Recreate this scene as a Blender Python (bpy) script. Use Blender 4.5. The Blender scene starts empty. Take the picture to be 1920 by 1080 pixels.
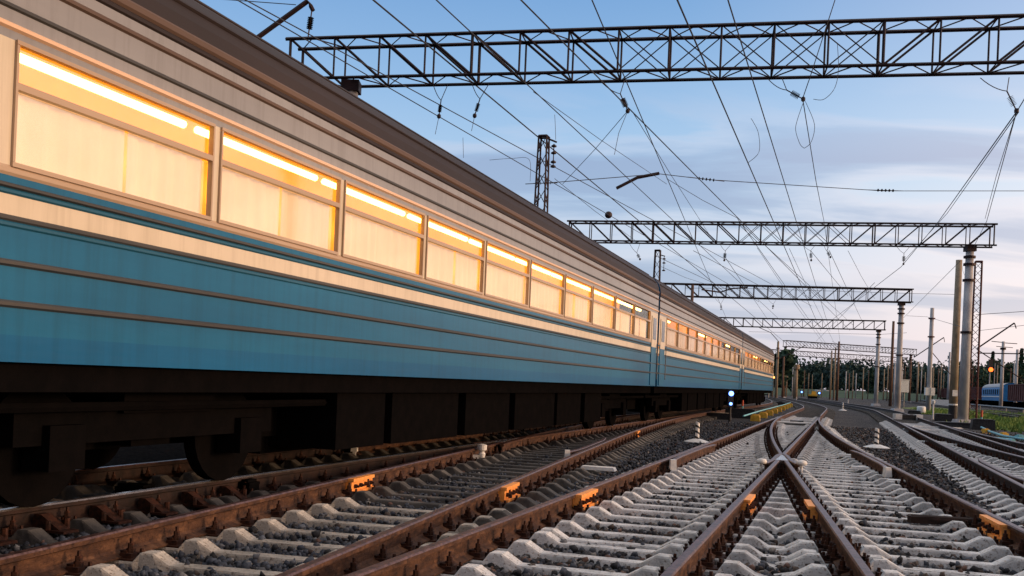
import bpy, math, random
import numpy as np
from mathutils import Vector, Matrix
C = bpy.context.scene
COL = C.collection
R = math.radians
random.seed(7); rng = np.random.default_rng(7)

# ------------------------------------------------------------------ camera
F, PX, HY, RHO, CH = 1833.2, 950.8, 710.84, 0.042035, 1.4244      # focal length in px of 1920, optical centre, roll, eye height
cr, sr = math.cos(RHO), math.sin(RHO)
cam = bpy.data.objects.new('camera', bpy.data.cameras.new('camera')); COL.objects.link(cam)
cam.matrix_world = Matrix(((cr, -sr, 0, 0), (0, 0, -1, 0), (sr, cr, 0, CH), (0, 0, 0, 1)))
cam.data.sensor_width = 36; cam.data.lens = 36*F/1920
cam.data.shift_x = (960-PX)/1920; cam.data.shift_y = (HY-540)/1920
cam.data.clip_start = .1; cam.data.clip_end = 5000
C.camera = cam
def uv(x, y):
    dx, dy = x-PX, y-HY
    return dx*cr+dy*sr, -dx*sr+dy*cr
def G(x, y, z=0.0):                                               # survey: where the sight line meets level z
    u, v = uv(x, y); d = F*(CH-z)/v
    return Vector((u/F*d, d, z))
def AT(x, y, d):                                                  # survey: the sight line at distance d
    u, v = uv(x, y)
    return Vector((u/F*d, d, CH-v/F*d))

# ------------------------------------------------------------------ sky and sun
SUN_EL, SUN_AZ = R(8), R(101)       # azimuth from +Y clockwise: low sun behind the camera, to the right
w = bpy.data.worlds.new('World'); C.world = w; w.use_nodes = True
nt = w.node_tree; nt.nodes.clear()
def N(nt, t, **k):
    n = nt.nodes.new(t)
    for a, b in k.items():
        if a in n.inputs.keys(): n.inputs[a].default_value = b
        else: setattr(n, a, b)
    return n
def L(nt, a, b): nt.links.new(a, b)
def ramp(nt, stops, fac=None, interp='LINEAR'):
    n = nt.nodes.new('ShaderNodeValToRGB'); n.color_ramp.interpolation = interp
    e = n.color_ramp.elements
    while len(e) < len(stops): e.new(.5)
    for i, (p, c) in enumerate(stops): e[i].position = p; e[i].color = (*c, 1)
    if fac is not None: L(nt, fac, n.inputs[0])
    return n
def mix(nt, f, a, b, mode='MIX'):
    n = nt.nodes.new('ShaderNodeMix'); n.data_type = 'RGBA'; n.blend_type = mode
    for s, x in ((0, f), (6, a), (7, b)):
        if hasattr(x, 'is_linked') or hasattr(x, 'links'): L(nt, x, n.inputs[s])
        elif s == 0: n.inputs[0].default_value = x
        else: n.inputs[s].default_value = (*x, 1)
    return n.outputs[2]
def math_(nt, op, a, b=None):
    n = nt.nodes.new('ShaderNodeMath'); n.operation = op
    for i, x in enumerate((a, b)):
        if x is None: continue
        if hasattr(x, 'links'): L(nt, x, n.inputs[i])
        else: n.inputs[i].default_value = x
    return n.outputs[0]
tc = N(nt, 'ShaderNodeTexCoord')
sky = N(nt, 'ShaderNodeTexSky', sky_type='NISHITA', sun_disc=False, sun_elevation=SUN_EL, sun_rotation=SUN_AZ, air_density=1.2, dust_density=1.5, ozone_density=2.0)
sep = N(nt, 'ShaderNodeSeparateXYZ'); L(nt, tc.outputs['Generated'], sep.inputs[0])
Z = sep.outputs[2]
base = ramp(nt, [(0, (.69, .65, .76)), (.06, (.71, .67, .78)), (.13, (.66, .69, .81)), (.20, (.50, .64, .81)), (.28, (.33, .51, .75)), (.37, (.20, .38, .66)), (.50, (.46, .54, .68)), (.68, (.98, .93, .90)), (1, (1.0, .95, .9))], Z).outputs[0]  # sky above the frame brightened to light the sleeper tops
rightness = ramp(nt, [(.28, (0, 0, 0)), (.56, (1, 1, 1))], math_(nt, 'ADD', sep.outputs[0], 0.0)).outputs[0]
lowness = ramp(nt, [(.05, (1, 1, 1)), (.24, (0, 0, 0))], Z).outputs[0]
base = mix(nt, math_(nt, 'MULTIPLY', math_(nt, 'MULTIPLY', rightness, lowness), .75), base, (.93, .78, .80))
# high thin cloud sheet, laid out on a plane above the yard
zz = math_(nt, 'ADD', Z, .12)
cx = math_(nt, 'DIVIDE', sep.outputs[0], zz); cy = math_(nt, 'DIVIDE', sep.outputs[1], zz)
comb = N(nt, 'ShaderNodeCombineXYZ'); L(nt, cx, comb.inputs[0]); L(nt, cy, comb.inputs[1])
mp = N(nt, 'ShaderNodeMapping'); L(nt, comb.outputs[0], mp.inputs[0]); mp.inputs['Location'].default_value = (.55, .35, 0); mp.inputs['Rotation'].default_value = (0, 0, R(-38)); mp.inputs['Scale'].default_value = (.42, 1.25, 1)
nz = N(nt, 'ShaderNodeTexNoise', Scale=1.25, Detail=9, Roughness=.52, Distortion=.5); L(nt, mp.outputs[0], nz.inputs[0])
bank = ramp(nt, [(.10, (0, 0, 0)), (.17, (1, 1, 1)), (.21, (1, 1, 1)), (.26, (0, 0, 0))], Z).outputs[0]
nzb = math_(nt, 'ADD', nz.outputs[0], math_(nt, 'MULTIPLY', bank, .055))
cl = ramp(nt, [(.47, (0, 0, 0)), (.60, (1, 1, 1))], nzb).outputs[0]
cband = ramp(nt, [(.02, (.25, .25, .25)), (.10, (.8, .8, .8)), (.22, (1, 1, 1)), (.30, (.0, .0, .0))], Z).outputs[0]
base = mix(nt, math_(nt, 'MULTIPLY', math_(nt, 'MULTIPLY', cl, cband), .95), base, (.35, .42, .60))
pk = ramp(nt, [(.44, (0, 0, 0)), (.49, (1, 1, 1)), (.56, (0, 0, 0))], nzb).outputs[0]
base = mix(nt, math_(nt, 'MULTIPLY', math_(nt, 'MULTIPLY', pk, cband), .35), base, (.86, .76, .80))
left = ramp(nt, [(0, (.72, .80, .90)), (.5, (.80, .87, .95)), (.72, (1, 1, 1))], math_(nt, 'ADD', math_(nt, 'MULTIPLY', sep.outputs[0], .6), .45)).outputs[0]
base = mix(nt, 1.0, base, left, 'MULTIPLY')
back = ramp(nt, [(.15, (.30, .30, .33)), (.5, (1, 1, 1))], math_(nt, 'ADD', math_(nt, 'MULTIPLY', sep.outputs[1], .5), .5)).outputs[0]  # sky behind the camera dimmed so the sleeper tops stand out
base = mix(nt, 1.0, base, back, 'MULTIPLY')
# the afterglow around the sun behind the camera
geo = N(nt, 'ShaderNodeVectorMath', operation='DOT_PRODUCT'); L(nt, tc.outputs['Generated'], geo.inputs[0])
geo.inputs[1].default_value = (math.sin(SUN_AZ), math.cos(SUN_AZ), .08)
glow = ramp(nt, [(.0, (0, 0, 0)), (.6, (.25, .12, .05)), (1, (1.5, .75, .32))], geo.outputs['Value']).outputs[0]
base = mix(nt, 1.0, base, glow, 'ADD')
base = mix(nt, .06, base, sky.outputs[0], 'ADD')
bg = N(nt, 'ShaderNodeBackground', Strength=.86); L(nt, base, bg.inputs[0])
L(nt, bg.outputs[0], N(nt, 'ShaderNodeOutputWorld').inputs[0])
sl = bpy.data.lights.new('sun', 'SUN'); sl.energy = 1.9; sl.angle = R(9); sl.color = (1, .62, .36)
so = bpy.data.objects.new('sun', sl); COL.objects.link(so)
so.rotation_euler = Vector((-math.sin(SUN_AZ)*math.cos(SUN_EL), -math.cos(SUN_AZ)*math.cos(SUN_EL), -math.sin(SUN_EL))).to_track_quat('-Z', 'Y').to_euler()
C.view_settings.view_transform = 'Standard'; C.view_settings.look = 'None'; C.view_settings.exposure = .16; C.view_settings.gamma = 1
C.cycles.max_bounces = 6; C.cycles.diffuse_bounces = 2; C.cycles.glossy_bounces = 2; C.cycles.transparent_max_bounces = 8
C.cycles.caustics_reflective = False; C.cycles.caustics_refractive = False

# ------------------------------------------------------------------ materials
def mat(name, a, b=None, scale=8, rough=.7, metal=0, bump=0, bscale=None, detail=4, stretch=None, c=None, spec=.3, contrast=(.35, .65), coat=0):
    m = bpy.data.materials.new(name); m.use_nodes = True; nt = m.node_tree
    p = nt.nodes['Principled BSDF']; p.inputs['Roughness'].default_value = rough; p.inputs['Metallic'].default_value = metal
    p.inputs['Specular IOR Level'].default_value = spec; p.inputs['Coat Weight'].default_value = coat
    tc = N(nt, 'ShaderNodeTexCoord'); vec = tc.outputs['Object']
    if stretch:
        mp = N(nt, 'ShaderNodeMapping'); L(nt, vec, mp.inputs[0]); mp.inputs['Scale'].default_value = stretch; vec = mp.outputs[0]
    n = N(nt, 'ShaderNodeTexNoise', Scale=scale, Detail=detail, Roughness=.6); L(nt, vec, n.inputs[0])
    st = [(contrast[0], a), (contrast[1], b or a)] if c is None else [(contrast[0], a), ((contrast[0]+contrast[1])/2, b), (contrast[1], c)]
    col = ramp(nt, st, n.outputs[0]); L(nt, col.outputs[0], p.inputs['Base Color'])
    if bump:
        n2 = N(nt, 'ShaderNodeTexNoise', Scale=bscale or scale*3, Detail=5, Roughness=.65); L(nt, vec, n2.inputs[0])
        bn = N(nt, 'ShaderNodeBump', Strength=bump, Distance=.02); L(nt, n2.outputs[0], bn.inputs['Height']); L(nt, bn.outputs[0], p.inputs['Normal'])
    return m
def emit(name, col, s):
    m = bpy.data.materials.new(name); m.use_nodes = True; nt = m.node_tree; p = nt.nodes['Principled BSDF']
    p.inputs['Base Color'].default_value = (*[x*.5 for x in col], 1); p.inputs['Emission Color'].default_value = (*col, 1); p.inputs['Emission Strength'].default_value = s
    return m
M = {}
M['rust'] = mat('rail_rust', (.022, .009, .006), (.08, .036, .018), 6, .75, .1, .35, 30, 6, (1, 1, 3), c=(.17, .085, .043), contrast=(.3, .75))
M['rust_dark'] = mat('rail_rust_dark_shade', (.008, .004, .0035), (.030, .014, .010), 6, .75, .1, .3, 30, 6)  # dark rust copy; on the train's track it paints in the shade
M['head'] = mat('rail_head_rust', (.07, .035, .028), (.18, .10, .085), 14, .38, .5, .1, 60, 5)
M['worn'] = mat('worn_steel', (.42, .38, .37), (.62, .57, .55), 12, .25, .9)
M['fast'] = mat('fastening_rust', (.014, .006, .004), (.07, .024, .012), 25, .7, .2, .3, 80)
M['conc'] = mat('sleeper_concrete', (.32, .33, .335), (.62, .63, .63), 5, .85, 0, .5, 60, 8, c=(.77, .775, .765), contrast=(.3, .7))
M['conc_warm'] = mat('sleeper_concrete_dusty', (.30, .275, .235), (.58, .53, .46), 5, .9, 0, .5, 60, 8)
M['conc_dark'] = mat('sleeper_concrete_shade_tone', (.055, .052, .05), (.15, .14, .125), 4, .9, 0, .35, 50, 8)  # darkened concrete: shade by the train put into the colour, reused far off
M['orange'] = mat('orange_paint', (.70, .20, .04), (1.0, .42, .10), 18, .5, .05, .2, 60, c=(.45, .12, .03), contrast=(.25, .8))
M['white'] = mat('white_paint', (.62, .63, .62), (.84, .84, .82), 9, .5, 0, .1)
M['black'] = mat('black_paint', (.012, .012, .014), (.035, .034, .035), 12, .55)
M['grey'] = mat('grey_metal', (.12, .12, .125), (.24, .24, .25), 10, .5, .3)
M['pole'] = mat('pole_concrete', (.34, .34, .36), (.56, .55, .55), 3, .85, 0, .2, 30, 6, (1, 1, .35))
M['pole_tan'] = mat('pole_tan_concrete', (.22, .17, .12), (.36, .285, .2), 3, .85, 0, .2, 30, 6, (1, 1, .5))
M['pole_brown'] = mat('pole_brown', (.09, .05, .035), (.17, .10, .07), 3, .8, 0, .2, 30, 6, (1, 1, .4))
M['truss'] = mat('gantry_paint', (.014, .008, .010), (.036, .015, .017), 3, .6, .2, .1)
M['redsteel'] = mat('red_oxide_steel', (.06, .014, .014), (.12, .03, .026), 4, .65)
M['wire'] = mat('wire_metal', (.03, .033, .045), (.05, .052, .065), 4, .6, .3)
M['insul'] = mat('insulator_glaze', (.02, .012, .014), (.05, .025, .024), 8, .55)
M['cyan'] = mat('cyan_pipe_paint', (.10, .34, .42), (.22, .50, .56), 8, .5)
M['yellow'] = mat('yellow_paint', (.55, .30, .03), (.75, .46, .06), 8, .5)
M['redpost'] = mat('red_paint', (.45, .05, .02), (.6, .09, .04), 8, .5)
# train
def paint(name, a, b, rough=.32, coat=.3): return mat(name, a, b, .7, rough, 0, .16, 1.6, 6, (1, .25, 1.5), spec=.22, coat=0)
M['cream'] = paint('coach_cream', (.60, .53, .41), (.68, .60, .475))
M['beige'] = paint('coach_upper_beige', (.24, .245, .26), (.31, .315, .33))
M['tan'] = paint('coach_tan_frame_sill_shade', (.40, .29, .20), (.48, .36, .26))  # tan of the window frames; the sill band paints in the sill's shadow
M['teal'] = paint('coach_teal', (.004, .100, .215), (.007, .135, .275))
M['deepteal'] = paint('coach_dark_teal', (.012, .085, .15), (.02, .11, .19))
M['skirt'] = paint('coach_blue_skirt', (.001, .085, .21), (.002, .11, .26))
M['rib'] = paint('coach_rib_grey', (.045, .046, .047), (.075, .073, .07), .5, 0)  # plain dark grey on the ribs
M['roof'] = paint('coach_roof_brown', (.018, .012, .011), (.032, .021, .019), .6, 0)
M['roofl'] = paint('coach_roof_tan', (.095, .062, .048), (.13, .087, .066), .6, 0)
M['drip'] = paint('coach_drip_rail_highlight', (.72, .48, .32), (.8, .55, .38), .4, 0)  # peach colour paints in the light caught by the drip rail
M['under'] = mat('underframe_grime', (.004, .004, .0045), (.0055, .005, .0055), 6, .9, 0, .3, spec=0)
M['curtain'] = None
def glow_cloth(name, c1, c2, em, s):  # curtains and lining glow by themselves in place of lamplight falling on them
    m = mat(name, c1, c2, 1.5, .9); p = m.node_tree.nodes['Principled BSDF']
    p.inputs['Emission Color'].default_value = (*em, 1); p.inputs['Emission Strength'].default_value = s
    return m
M['curtain'] = glow_cloth('glowing_cream_curtain', (.62, .47, .30), (.72, .56, .37), (1, .55, .22), .52)
M['curtain_dim'] = glow_cloth('faint_glow_cream_curtain', (.55, .43, .31), (.62, .5, .37), (1, .62, .36), .22)
M['lining'] = glow_cloth('glowing_compartment_lining', (.75, .36, .07), (.8, .42, .1), (1, .31, .012), .95)
M['lining_dim'] = glow_cloth('faint_glow_compartment_lining', (.7, .36, .1), (.75, .4, .13), (1, .34, .02), .62)
M['tube'] = emit('lamp_tube_glow', (1, .66, .17), 9)
def glass(name, tint=(1, 1, 1), fr=.12):
    m = bpy.data.materials.new(name); m.use_nodes = True; nt = m.node_tree; nt.nodes.clear()
    t = N(nt, 'ShaderNodeBsdfTransparent'); t.inputs[0].default_value = (*tint, 1)
    g = N(nt, 'ShaderNodeBsdfGlossy', Roughness=.06)
    fz = N(nt, 'ShaderNodeFresnel', IOR=1.45); f2 = math_(nt, 'ADD', math_(nt, 'MULTIPLY', fz.outputs[0], .3), fr*.05)
    x = N(nt, 'ShaderNodeMixShader'); L(nt, f2, x.inputs[0]); L(nt, t.outputs[0], x.inputs[1]); L(nt, g.outputs[0], x.inputs[2])
    L(nt, x.outputs[0], N(nt, 'ShaderNodeOutputMaterial').inputs[0]); return m
M['glass'] = glass('window_glass'); M['darkglass'] = mat('dark_glass', (.01, .014, .02), (.02, .025, .03), 3, .08, spec=.6)
M['bluecoach'] = mat('parked_coach_blue', (.02, .17, .42), (.035, .22, .5), 2, .5)
M['greyroof'] = mat('parked_coach_roof', (.3, .31, .33), (.4, .41, .43), 2, .6)
M['wagon'] = mat('wagon_red_oxide', (.06, .016, .014), (.12, .035, .03), 1.5, .8)
M['leaf'] = mat('leaf', (.012, .030, .022), (.035, .075, .045), .25, .8, c=(.05, .10, .05), contrast=(.3, .7))
M['leaf_haze'] = mat('far_leaf_haze', (.020, .040, .042), (.034, .068, .062), .08, .9, c=(.045, .088, .07), contrast=(.3, .7))  # bluish leaf colour with the distance haze mixed in
M['bark'] = mat('bark', (.05, .04, .035), (.1, .08, .06), 5, .9)
M['grassblade'] = mat('grass_blade', (.07, .14, .025), (.14, .22, .045), .7, .8, c=(.19, .24, .06), contrast=(.3, .7))
def speckle(m, dark=(.38, .33, .29), scale=38, lo=.36, hi=.47):
    nt = m.node_tree; p = nt.nodes['Principled BSDF']; src = p.inputs['Base Color'].links[0].from_socket
    tc = N(nt, 'ShaderNodeTexCoord'); n = N(nt, 'ShaderNodeTexNoise', Scale=scale, Detail=6, Roughness=.7); L(nt, tc.outputs['Object'], n.inputs[0])
    L(nt, mix(nt, 1.0, src, ramp(nt, [(lo, dark), (hi, (1, 1, 1))], n.outputs[0]).outputs[0], 'MULTIPLY'), p.inputs['Base Color'])
def streak(m):
    nt = m.node_tree; p = nt.nodes['Principled BSDF']; src = p.inputs['Base Color'].links[0].from_socket
    tc = N(nt, 'ShaderNodeTexCoord'); mp = N(nt, 'ShaderNodeMapping'); L(nt, tc.outputs['Object'], mp.inputs[0]); mp.inputs['Scale'].default_value = (1, 5, .3)
    n = N(nt, 'ShaderNodeTexNoise', Scale=1.6, Detail=7, Roughness=.7); L(nt, mp.outputs[0], n.inputs[0])
    L(nt, mix(nt, 1.0, src, ramp(nt, [(.34, (.86, .85, .84)), (.54, (1, 1, 1))], n.outputs[0]).outputs[0], 'MULTIPLY'), p.inputs['Base Color'])
for k in ('teal', 'skirt', 'cream', 'beige', 'bluecoach', 'pole', 'pole_tan'): streak(M[k])
for k in ('conc', 'conc_warm'): speckle(M[k])
speckle(M['rust'], (.35, .3, .28), 26, .34, .5); speckle(M['head'], (.5, .42, .4), 30, .38, .5)
# ground: dark crushed stone
def ground_mat():
    m = bpy.data.materials.new('dark_crushed_stone'); m.use_nodes = True; nt = m.node_tree; p = nt.nodes['Principled BSDF']
    p.inputs['Roughness'].default_value = .9; p.inputs['Specular IOR Level'].default_value = .2
    tc = N(nt, 'ShaderNodeTexCoord')
    v = N(nt, 'ShaderNodeTexVoronoi', Scale=22.0); L(nt, tc.outputs['Object'], v.inputs[0])
    s = N(nt, 'ShaderNodeSeparateColor'); L(nt, v.outputs['Color'], s.inputs[0])
    c1 = ramp(nt, [(0, (.016, .017, .020)), (.6, (.042, .044, .049)), (.85, (.075, .072, .07)), (1, (.17, .16, .15))], s.outputs[0]).outputs[0]
    n = N(nt, 'ShaderNodeTexNoise', Scale=.35, Detail=5); L(nt, tc.outputs['Object'], n.inputs[0])
    big = ramp(nt, [(.35, (.7, .7, .74)), (.65, (1.25, 1.18, 1.1))], n.outputs[0]).outputs[0]
    L(nt, mix(nt, 1.0, c1, big, 'MULTIPLY'), p.inputs['Base Color'])
    b = N(nt, 'ShaderNodeBump', Strength=.9, Distance=.03, invert=True); L(nt, v.outputs['Distance'], b.inputs['Height']); L(nt, b.outputs[0], p.inputs['Normal'])
    return m
M['ground'] = ground_mat()
def stone_mat():
    m = bpy.data.materials.new('ballast_stone'); m.use_nodes = True; nt = m.node_tree; p = nt.nodes['Principled BSDF']
    p.inputs['Roughness'].default_value = .8; p.inputs['Specular IOR Level'].default_value = .25
    a = N(nt, 'ShaderNodeVertexColor', layer_name='tone')
    tc = N(nt, 'ShaderNodeTexCoord'); n = N(nt, 'ShaderNodeTexNoise', Scale=55.0, Detail=3); L(nt, tc.outputs['Object'], n.inputs[0])
    L(nt, mix(nt, 1.0, a.outputs[0], ramp(nt, [(.3, (.65, .65, .65)), (.7, (1.35, 1.35, 1.35))], n.outputs[0]).outputs[0], 'MULTIPLY'), p.inputs['Base Color'])
    return m
M['stone'] = stone_mat()
def grass_mat():
    return mat('grass_turf', (.05, .09, .018), (.12, .17, .035), .5, .95, 0, .4, 12, 8, c=(.17, .18, .06), contrast=(.3, .7))
M['turf'] = grass_mat()

# ------------------------------------------------------------------ mesh helpers
class MB:
    def __init__(s): s.v = []; s.f = []; s.m = []
    def add(s, vs, fs, mi=0, mx=None):
        o = len(s.v)
        s.v += [tuple(mx @ Vector(p)) if mx is not None else tuple(p) for p in vs]
        s.f += [tuple(i+o for i in f) for f in fs]; s.m += [mi]*len(fs)
    def box(s, c, d, mi=0, mx=None, taper=1.0):
        x, y, z = c; a, b, h = d[0]/2, d[1]/2, d[2]/2; t = taper
        s.add([(x-a, y-b, z-h), (x+a, y-b, z-h), (x+a, y+b, z-h), (x-a, y+b, z-h), (x-a*t, y-b*t, z+h), (x+a*t, y-b*t, z+h), (x+a*t, y+b*t, z+h), (x-a*t, y+b*t, z+h)],
              [(0, 3, 2, 1), (4, 5, 6, 7), (0, 1, 5, 4), (1, 2, 6, 5), (2, 3, 7, 6), (3, 0, 4, 7)], mi, mx)
    def tube(s, pts, r, n=6, mi=0, mx=None, cap=True):
        P = [Vector(p) for p in pts]; rs = r if hasattr(r, '__len__') else [r]*len(P); vs = []; fs = []
        for i, p in enumerate(P):
            t = (P[min(i+1, len(P)-1)]-P[max(i-1, 0)]).normalized()
            up = Vector((0, 0, 1)) if abs(t.z) < .9 else Vector((1, 0, 0))
            a = t.cross(up).normalized(); b = a.cross(t)
            vs += [p+(a*math.cos(2*math.pi*k/n)+b*math.sin(2*math.pi*k/n))*rs[i] for k in range(n)]
        for i in range(len(P)-1):
            for k in range(n): fs.append((i*n+k, i*n+(k+1) % n, (i+1)*n+(k+1) % n, (i+1)*n+k))
        if cap: fs.append(tuple(range(n))[::-1]); fs.append(tuple((len(P)-1)*n+k for k in range(n)))
        s.add(vs, fs, mi, mx)
    def bar(s, a, b, w, mi=0): s.tube([a, b], w*.62, 4, mi)
    def lathe(s, prof, c=(0, 0, 0), n=14, mi=0, mx=None):              # prof: (r, z)
        s.tube([(c[0], c[1], c[2]+z) for r, z in prof], [max(r, 1e-4) for r, z in prof], n, mi, mx)
    def build(s, name, mats, parent=None, smooth=False, loc=None):
        me = bpy.data.meshes.new(name); me.from_pydata(s.v, [], s.f)
        mats = mats if isinstance(mats, (list, tuple)) else [mats]
        for m in mats: me.materials.append(m)
        if len(mats) > 1: me.polygons.foreach_set('material_index', s.m)
        if smooth: me.polygons.foreach_set('use_smooth', [True]*len(s.f))
        me.update()
        o = bpy.data.objects.new(name, me); COL.objects.link(o)
        if parent is not None: o.parent = parent
        if loc is not None: o.location = loc
        return o
def tag(o, label=None, cat=None, group=None, kind=None):
    for k, v in (('label', label), ('category', cat), ('group', group), ('kind', kind)):
        if v: o[k] = v
    return o
def empty(name, loc=(0, 0, 0), rz=0, label=None, cat=None, group=None):
    o = bpy.data.objects.new(name, None); COL.objects.link(o); o.location = loc; o.rotation_euler.z = rz; o.empty_display_size = .2
    return tag(o, label, cat, group)
def copy_tree(o, parent=None):
    c = o.copy(); COL.objects.link(c); c.parent = parent
    for ch in list(o.children): copy_tree(ch, c)
    return c

# ------------------------------------------------------------------ ground
def grid_sheet(name, x0, x1, y0, y1, nx, ny, m, kind, zf):
    b = MB()
    vs = [(x0+(x1-x0)*i/nx, y0+(y1-y0)*j/ny, zf(x0+(x1-x0)*i/nx, y0+(y1-y0)*j/ny)) for j in range(ny+1) for i in range(nx+1)]
    b.add(vs, [(j*(nx+1)+i, j*(nx+1)+i+1, (j+1)*(nx+1)+i+1, (j+1)*(nx+1)+i) for j in range(ny) for i in range(nx)])
    o = b.build(name, m, smooth=True); return tag(o, kind=kind)
gr = MB(); gr.add([(-1500, -300, 0), (2000, -300, 0), (2000, 2500, 0), (-1500, 2500, 0)], [(0, 1, 2, 3)])
tag(gr.build('ground', M['ground']), kind='structure')

SHADE_SHEET = True
T1, GA = .343, 1.681                  # main direction (dx/dy) and gauge between rail heads measured along x
CT = math.cos(math.atan(T1)); DIR = Vector((T1, 1, 0)).normalized(); NRM = Vector((DIR.y, -DIR.x, 0)); TH = math.atan(T1)
KO = .111; LT = 2*GA/KO               # turnout: divergence and lead length
def bend(y, y0=66): d = max(0, y-y0); return -.11*(d-16*(1-math.exp(-d/16)))
class Lay:                            # a turnout: left rail offset x0, frog distance zf, bend start
    def __init__(s, x0, zf, y0=66): s.x0, s.zf, s.y0 = x0, zf, y0; s.zt = zf+LT
    def main(s, y, side): return s.x0+T1*y+(GA if side else 0)+bend(y, s.y0)
    def off(s, y): return GA+KO*(s.zf-y) if y < s.zf else (GA*((s.zt-y)/LT)**2 if y < s.zt else 0)
    def div(s, y, side): return s.main(y, side)+s.off(y)
LA = Lay(-2.683, 17.1); LB = Lay(-7.88, 18.8, 80); LC = Lay(2.45, 15.4)
ZR = .30                               # rail top
M['shade_ground'] = mat('ground_painted_shade', (.006, .006, .0065), (.016, .015, .015), 18, 1, 0, .8, 40, spec=0)  # near-black ground colour paints in the dark under and beyond the train
b = MB()
for y in range(-40, 121, 4): b.v += [(LB.x0-160+T1*y, y, .006), (LB.x0+T1*y+1.9+.25*math.sin(y*1.3), y, .03)]
for i in range(len(b.v)//2-1): b.f.append((2*i, 2*i+1, 2*i+3, 2*i+2)); b.m.append(0)
tag(b.build('painted_shade_ground', M['shade_ground']), kind='structure')
PROF = [(-.075, 0), (.075, 0), (.075, .012), (.020, .032), (.009, .05), (.009, .128), (.0365, .14), (.0365, .168), (.028, .18), (-.028, .18), (-.0365, .168), (-.0365, .14), (-.009, .128), (-.009, .05), (-.020, .032), (-.075, .012)]
HEADI = {7, 8, 9}
def sweep(path, prof=PROF, ztop=ZR, h=.18, headmi=1):
    b = MB(); n = len(prof); vs = []
    for i, p in enumerate(path):
        a, c = Vector(path[max(i-1, 0)]), Vector(path[min(i+1, len(path)-1)]); t = (c-a).normalized(); nn = Vector((t.y, -t.x))
        vs += [(p[0]+nn.x*q[0], p[1]+nn.y*q[0], ztop-h+q[1]) for q in prof]
    o = 0
    for i in range(len(path)-1):
        for k in range(n):
            b.add([], [], 0)
            b.f.append((i*n+k, (i+1)*n+k, (i+1)*n+(k+1) % n, i*n+(k+1) % n)); b.m.append(headmi if k in HEADI else 0)
    b.v = vs
    b.f.append(tuple(range(n))); b.m.append(0); b.f.append(tuple((len(path)-1)*n+k for k in range(n))[::-1]); b.m.append(0)
    return b
def ys(a, b):
    out = [a]; y = a
    while y < b:
        y += .6 if y < 20 else (1.2 if y < 60 else 4); out.append(min(y, b))
    return out
def rail(fn, y0, y1, label, mats=None, name='running_rail', group=None, extra=None):
    path = [(fn(y), y) for y in ys(y0, y1)]
    if extra: path = extra+path
    o = sweep(path).build(name, mats or [M['rust'], M['head']])
    return tag(o, label, 'rail', group)
FAR = 175
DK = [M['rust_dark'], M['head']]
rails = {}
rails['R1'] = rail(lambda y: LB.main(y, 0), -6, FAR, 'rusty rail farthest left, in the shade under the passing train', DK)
rails['R4'] = rail(lambda y: LB.div(y, 1), 1, FAR, 'brown rail with orange joint bars, second left of the crossing, curving toward the train')
def wing(lay, side):                                                # the closure rail bends at the throat and flares beside the other rail
    zt = lay.zf+.45
    if side == 'main':   # right main rail coming from the blades, flaring right of the diverging left rail
        fn = lambda y: lay.main(y, 1); w_ = lambda y: lay.div(y, 0)+.085+max(0, (lay.zf-1.2-y))*.09
    else:
        fn = lambda y: lay.div(y, 0); w_ = lambda y: lay.main(y, 1)-.085-max(0, (lay.zf-1.2-y))*.09
    return fn, [(w_(y), y) for y in (lay.zf-1.9, lay.zf-1.5, lay.zf-1.1, lay.zf-.5, lay.zf-.05)], zt
fn, ex, zt = wing(LB, 'main'); rails['R2w'] = rail(fn, zt, LB.zt, 'brown closure rail with a bent wing end, beside the train beyond the left crossing', extra=ex)
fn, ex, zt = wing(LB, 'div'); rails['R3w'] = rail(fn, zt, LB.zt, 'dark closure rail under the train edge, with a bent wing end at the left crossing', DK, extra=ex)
rails['R2'] = rail(lambda y: LB.main(y, 1), -2, LB.zf, 'rail with a shiny worn head and heavy bolted chairs, second from left beside the train', [M['rust_dark'], M['worn']])
rails['R3'] = rail(lambda y: LB.div(y, 0), 0, LB.zf, 'brown rail with an orange joint bar, next to the shiny rail beside the train')
rails['A'] = rail(lambda y: LA.main(y, 0), 1, FAR, 'brown rail with a long orange joint bar, left of the central crossing')
rails['B'] = rail(lambda y: LA.main(y, 1), 1, LA.zf, 'rail with an orange joint bar running up from the lower centre to the crossing point')
rails['C'] = rail(lambda y: LA.div(y, 0), 1, LA.zf, 'dark-sided rail running up from the lower right to the crossing point')
rails['D'] = rail(lambda y: LA.div(y, 1), 1, FAR, 'dark-sided rail right of the crossing with a big orange joint bar at the right edge')
fn, ex, zt = wing(LA, 'main'); rails['Bw'] = rail(fn, zt, LA.zt, 'closure rail beyond the central crossing, bent right at its near end', extra=ex)
fn, ex, zt = wing(LA, 'div'); rails['Cw'] = rail(fn, zt, LA.zt, 'curved closure rail beyond the central crossing, bent left at its near end', extra=ex)
rails['E'] = rail(lambda y: LC.main(y, 0), 3, FAR, 'dark rail right of the striped post in the gravel, with a check rail beside it', DK)
rails['F'] = rail(lambda y: LC.div(y, 0), 8, LC.zt, 'thin curved blade rail leaving the right-hand track beside the white point machine', DK)
rails['Gr'] = rail(lambda y: LC.main(y, 1), 8, LC.zt, 'dark rail of the right-hand track nearest the two concrete poles', DK)
rails['H'] = rail(lambda y: LC.div(y, 1), 8, FAR, 'outermost dark rail at the right edge beside the grass', DK)
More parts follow.
